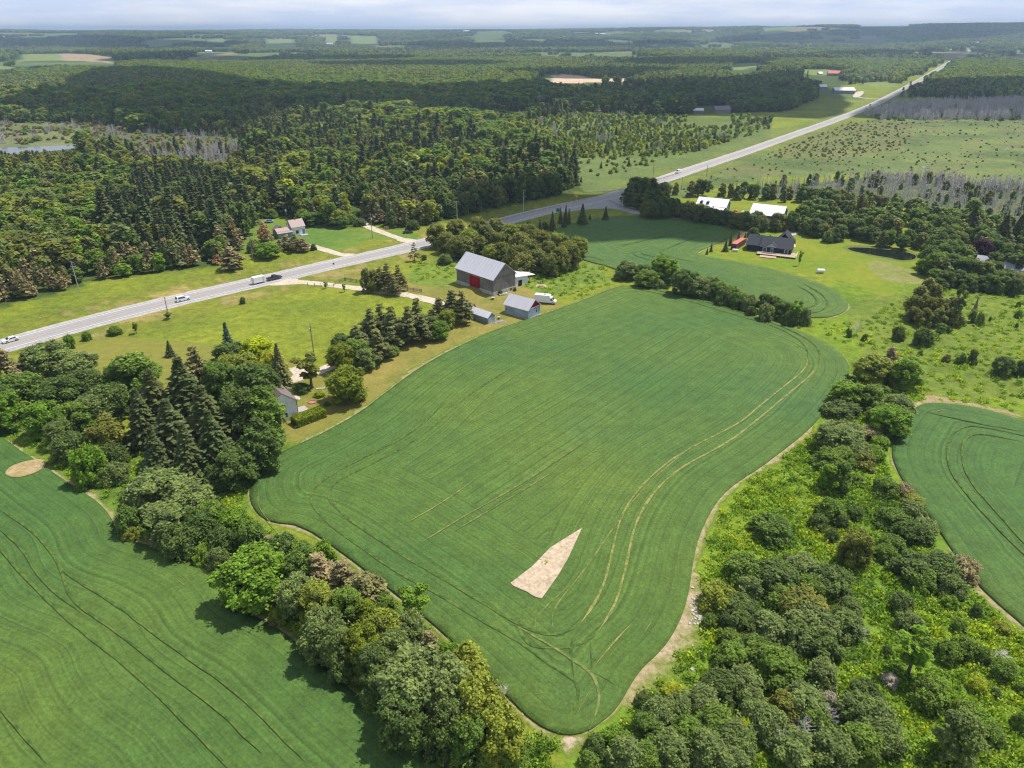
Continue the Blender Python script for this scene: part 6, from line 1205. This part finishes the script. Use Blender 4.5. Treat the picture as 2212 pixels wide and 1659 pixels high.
rail('R3 720,1475 900,1472 1080,1450 1160,1425','guardrail along the marsh at the junction'); rail('R3 1330,1425 1500,1370 1700,1310 1900,1240 2130,1160','long guardrail on the right of the distant straight'); rail('R3 1270,1385 1400,1350 1500,1318','short guardrail on the left where the straight begins')
def sign(c,x,y,h,col,lab,shape='square',sz=.6,rz=0.0,back=None):
    X_,Y_=G(c,x,y); e=empty('road_sign',(X_,Y_,0),rz,lab,'road sign'); b=MB(); b.tube([(0,0,-.1),(0,0,h)],.045,6); b.build('post',M_steel,e)
    b=MB(); s=sz
    prof=[(-s,-s),(s,-s),(s,s),(-s,s)] if shape=='square' else [(0,-s*1.3),(s*1.3,0),(0,s*1.3),(-s*1.3,0)]
    b.prism([(p[0],h-s*.6+p[1]) for p in prof],'y',-.08,-.05); b.build('panel',flat('sign_face',col,.5),e)
sign('R6',692,755,2.3,(.06,.06,.07),'small dark sign seen from behind on the near highway shoulder',sz=.32); sign('R3',664,1535,3.0,(.75,.42,.02),'yellow diamond warning sign before the junction','diamond',.8); sign('R7',490,318,3.0,(.02,.20,.16),'small green direction sign by the firs at the junction',sz=.9)
sign('B7',1117,212,1.6,(.75,.75,.75),'white mailbox like marker on the far highway shoulder',sz=.28)
# fences at the farm lane
def fence(s,lab,rails=2,step=2.6,h=1.2,solid=False):
    P_=resample(L2(s),step); x0,y0=P_[0]; e=empty('fence',(x0,y0,0),0,lab,'fence','wooden fences along the farm lane'); b=MB(); b.box(-.09,-.09,-.2,.09,.09,h+.1); pm=b.mesh('post',M_barn)
    for p in P_: o=bpy.data.objects.new('post',pm); link(o,e); o.location=(p[0]-x0,p[1]-y0,0)
    b=MB()
    for p,q in zip(P_,P_[1:]):
        for k in range(rails): z=h*(.35+.6*k/max(1,rails-1)); b.tube([(p[0]-x0,p[1]-y0,z),(q[0]-x0,q[1]-y0,z)],.07,4,False)
    b.build('rail',M_barn,e)
fence('R6 785,850 900,870','dark rail fence left of the conifer clump',4); fence('R6 700,882 785,850','low rail fence slanting down to the lane',3); fence('R6 1235,925 1400,945','dark rail fence right of the conifer clump',4); fence('R6 480,895 600,900 690,902','old wire fence with posts along the lane',1)
# garden things
M_hedge=leafmat('clipped_hedge',[(.135,.175,.018)]); 
def hedge():
    A_=Vector(G('B5',590,1290)); B_=Vector(G('B5',1060,1110)); an=math.atan2(B_.y-A_.y,B_.x-A_.x); L_=(B_-A_).length; r=np.random.default_rng(5); n=9000; W_=3.2;H_=1.9
    f=r.integers(0,10,n); u=r.random(n)*L_; v=r.random(n)*W_; z=r.random(n)*H_; nn=np.zeros((n,3)); C=np.stack([u,v,z],1)
    t=f<4; C[t,2]=H_+(fbm(u[t],v[t],3)-.5)*.3; nn[t]=(0,0,1); t=(f>=4)&(f<7); C[t,1]=0; nn[t]=(0,-1,0); t=(f==7)|(f==8); C[t,1]=W_; nn[t]=(0,1,0); t=f==9; C[t,0]=np.where(r.random(t.sum())<.5,0,L_); nn[t]=(0,0,.5)
    C+=r.normal(0,.07,C.shape); me=crown_mesh('hedge',C,nn,.32*r.uniform(.6,1.3,n),r.random(n),M_hedge,seed=2,jit=.6); o=bpy.data.objects.new('hedge',me); link(o); o.location=(A_.x,A_.y,0); o.rotation_euler=(0,0,an); tag(o,label='clipped rectangular yellow green hedge beside the white farmhouse',cat='hedge')
hedge()
X_,Y_=G('B5',822,860); e=empty('fire_ring',(X_,Y_,0),0,'round red brick fire ring on the garden lawn','fire ring'); b=MB(); 
for k in range(20): a0=2*pi*k/20; a1=2*pi*(k+.9)/20; b.prism([(math.cos(t)*q,math.sin(t)*q) for t,q in ((a0,.9),(a0,1.15),(a1,1.15),(a1,.9))],'z',.0,.22)
b.build('brick_ring',flat('red_brick',(.36,.15,.11)),e); b=MB(); b.tube([(0,0,0),(0,0,.06)],.88,16); b.build('ash_bed',flat('ash',(.42,.20,.17)),e)
X_,Y_=G('B5',580,1285); e=empty('bench',(X_,Y_,0),.5,'small pale bench at the left end of the clipped hedge','bench'); b=MB(); b.box(-.7,-.25,.4,.7,.25,.46); b.build('seat',M_conc,e)
for s in (-.5,.5): b=MB(); b.box(s-.06,-.2,0,s+.06,.2,.4); b.build('leg',M_conc,e)
X_,Y_=G('B5',1000,640); b=MB(); b.box(-1.7,-.15,0,1.7,.15,.35); o=b.build('garden_wall',M_trim,None,label='low white garden edging left of the big maple',cat='garden wall'); o.location=(X_,Y_,0); o.rotation_euler=(0,0,.1)
X_,Y_=G('B3',523,440); e=empty('trampoline',(X_,Y_,0),0,'round trampoline with pale blue rim in the white house yard','trampoline'); b=MB(); b.tube([(0,0,.80),(0,0,.83)],1.8,24); b.build('mat',M_dark,e); b=MB()
ring=[(math.cos(t)*2.1,math.sin(t)*2.1,.88) for t in [2*pi*i/28 for i in range(29)]]; b.tube(ring,.2,6); b.build('rim',flat('pale_blue',(.32,.48,.66)),e)
for k in range(6): t=2*pi*k/6; b=MB(); b.tube([(math.cos(t)*2.0,math.sin(t)*2.0,0),(math.cos(t)*2.0,math.sin(t)*2.0,.8)],.05,5); b.build('leg',M_steel,e)
X_,Y_=G('B3',985,470); e=empty('satellite_dish',(X_,Y_,0),-.4,'satellite dish on a thin mast behind the white house','satellite dish'); b=MB(); b.tube([(0,0,0),(0,0,6.5)],.05,5); b.build('mast',M_steel,e); b=MB(); b.tube([(0,-.1,6.5),(0,-.3,6.55)],[.25,.6],12); b.build('dish',M_trim,e)
X_,Y_=G('R6',1118,432); e=empty('wooden_crate',(X_,Y_,0),.2,'slatted wooden crate beside the gravel track','crate'); b=MB()
for k in range(4): b.box(-1,-.6,.1+k*.32,1,-.55,.3+k*.32); b.box(-1,.55,.1+k*.32,1,.6,.3+k*.32)
b.build('slats',flat('pale_wood',(.50,.42,.30)),e)
X_,Y_=G('R6',1290,468); car('car','old dark car parked on the grass beyond the highway','car',(X_,Y_),.3,M_dp,'sedan').location.z=0
X_,Y_=G('B1',908,1000); e=empty('water_trough',(X_,Y_,0),0,'small round pump well on the lawn before the barn corner','well'); b=MB(); b.tube([(0,0,0),(0,0,.7)],.45,12); b.build('casing',M_barn,e); b=MB(); b.tube([(0,0,.71),(0,0,.8)],.6,12); b.build('lid',M_conc,e)
X_,Y_=G('B1',1010,1330); e=empty('well',(X_,Y_,0),0,'small white capped well by the rubble at the shed doors','well'); b=MB(); b.tube([(0,0,0),(0,0,.7)],.4,12); b.build('casing',M_barn,e); b=MB(); b.tube([(0,0,.71),(0,0,.8)],.5,12); b.build('lid',M_conc,e)
X_,Y_=G('B1',1075,925); e=empty('boat',(X_,Y_,0),.5,'small white boat lying on the lawn by the barn end','boat'); b=MB(); b.prism([(-1.4,.15),(1.2,.15),(1.7,.6),(-1.5,.6)],'y',-.55,.55); b.build('hull',M_box,e); b=MB(); b.box(-1.3,-.45,.605,1.3,.45,.62); b.build('deck',flat('boat_inside',(.25,.3,.28)),e)
def rubble():
    b=MB(); r=random.Random(4)
    for i in range(170):
        c=('B1',r.gauss(985,55),r.gauss(1378,18)) if i<110 else ('B1',r.uniform(1500,1700),0)
        if i>=110: t=r.random(); c=('B1',1490+210*t+r.uniform(-5,20),1345-100*t+r.uniform(0,22))
        X_,Y_=G(*c); s=r.uniform(.08,.28); b.M=Matrix.Translation((X_,Y_,s*.3))@Matrix.Rotation(r.uniform(0,6),4,'Z')@Matrix.Rotation(r.uniform(-.4,.4),4,'X'); hull(b,-s,s,s*.8,-s*.5,-s*.7,s*.6,s*.5,s*.45)
    b.M=Matrix(); b.build('rubble',flat('rubble_stone',(.42,.37,.33),.9,var=.3),None,kind='stuff',label='loose stones heaped by the shed doors and the workshop foot')
rubble()
b=MB(); r_=random.Random(9)
for i in range(40):
    X_,Y_=G('T7',1540+r_.gauss(0,40),470+r_.gauss(0,130)); s=r_.uniform(.12,.4); b.M=Matrix.Translation((X_,Y_,s*.2))@Matrix.Rotation(r_.uniform(0,6),4,'Z'); hull(b,-s,s,s*.8,-s*.5,-s*.7,s*.6,s*.5,s*.4)
b.M=Matrix(); b.build('field_stones',flat('pale_field_stone',(.50,.46,.42),.9,var=.3),None,kind='stuff',label='pale stones scattered on the bare margin right of the crop')
# ---------------------------------------------------------------- clouds overhead (they shade parts of the land)
M_cloud=N('cloud'); dfn=M_cloud.n('BsdfDiffuse'); dfn.inputs[0].default_value=(.92,.92,.93,1); M_cloud.lk(dfn.outputs[0],M_cloud.out.inputs[0]); M_cloud=M_cloud.m
def cloud(s,alt,step,th):
    P_=np.array(smooth([g(*p) for p in PX(s)],True,2)); off=np.array([sv.x,sv.y])/sv.z*alt; P_=P_+off
    P_=np.array(resample([tuple(p) for p in P_],step,True)); n_=len(P_); c=P_.mean(0); k=1+(fbm(P_[:,0]/(step*1.6),P_[:,1]/(step*1.6),13)-.5)*.05; P_=c+(P_-c)*k[:,None]
    V,F=cdt([tuple(p) for p in P_],step,.3); d=polydist(V[:,0],V[:,1],P_); up=np.sqrt(d/step)*th*(.6+.8*fbm(V[:,0]/step/2,V[:,1]/step/2,15)); lo=-np.minimum(d/step,1)*th*.25
    a_=V[F[:,0]];b_=V[F[:,1]];c_=V[F[:,2]]; s_=(b_[:,0]-a_[:,0])*(c_[:,1]-a_[:,1])-(b_[:,1]-a_[:,1])*(c_[:,0]-a_[:,0]); F[s_<0]=F[s_<0][:,::-1]
    VV=np.vstack([np.column_stack([V,alt+up]),np.column_stack([V,alt+lo])]); FF=np.vstack([F,F[:,::-1]+len(V)]); me=mesh_np('cloud',VV,FF,[M_cloud],None,True); o=bpy.data.objects.new('cloud',me); link(o); tag(o,kind='structure')
cloud('D -260,236 0,232 46,220 129,204 134,184 180,163 231,154 334,153 437,163 480,172 569,192 640,197 760,200 974,199 1106,194 1177,194 1267,186 1460,184 1588,178 1660,168 1720,163 1770,175 1823,202 1835,225 1823,254 1797,258 1720,256 1643,250 1434,252 1331,246 1254,240 1177,243 1074,268 974,268 880,255 794,251 665,251 600,262 537,270 514,290 430,296 334,290 231,280 167,267 64,260 0,251 -260,250',900,45,60)
cloud('D 1830,252 1862,236 1905,216 1950,196 1990,182 2212,180 2420,180 2420,264 2212,258 2000,256 1880,258',900,40,50)
cloud('D 1160,520 1130,490 1060,500 1000,480 930,450 1080,420 1180,412 1290,425 1380,395 1425,400 1430,440 1480,468 1560,488 1612,498 1605,512 1545,532 1450,515 1400,520 1330,522 1250,530 1200,522',500,12,16)
cloud('D -300,100 0,99 200,98 500,101 560,106 400,110 0,109 -300,110',1500,220,180); cloud('D 1500,96 1800,92 2100,92 2400,88 2400,98 2100,103 1800,106 1640,105',1500,220,180); cloud('D 850,104 1100,98 1500,99 1520,106 1200,112 900,113',1500,150,140); cloud('D 180,128 400,122 560,124 700,128 900,127 880,133 600,136 420,134 250,136',1200,90,90)
cloud('D 640,143 800,136 1000,137 1120,141 1060,150 850,152 700,150',1100,60,60); cloud('D 1290,140 1420,133 1640,134 1700,140 1560,148 1380,149',1100,60,60); cloud('D 0,150 60,144 120,148 90,158 0,162 -150,160 -150,150',1100,60,60); cloud('D 1750,122 1960,118 2250,120 2300,128 2000,133 1800,131',1200,80,70)  # extra unseen clouds, added to break up the far woods with shade
cloud('D 1180,170 1400,170 1480,160 1400,152 1250,156 1120,158 1040,162',1100,60,60)
# ---------------------------------------------------------------- air
q=N('haze'); pv=q.n('VolumePrincipled'); pv.inputs['Color'].default_value=(.57,.77,1.0,1); pv.inputs['Density'].default_value=1.12e-4; pv.inputs['Anisotropy'].default_value=.25; q.lk(pv.outputs[0],q.out.inputs['Volume'])
gv=np.zeros(len(bpy.data.objects['ground'].data.vertices)*3,np.float32); bpy.data.objects['ground'].data.vertices.foreach_get('co',gv); zlo=float(gv[2::3].min())-1; zhi=float(max(gv[2::3].max()+15,CAMH+14))
b=MB(); b.box(-20500,-20500,zlo,20500,20500,zhi); b.build('haze',q.m,None,kind='stuff',label='pale blue summer haze thickening towards the horizon'); print('haze',zlo,zhi)
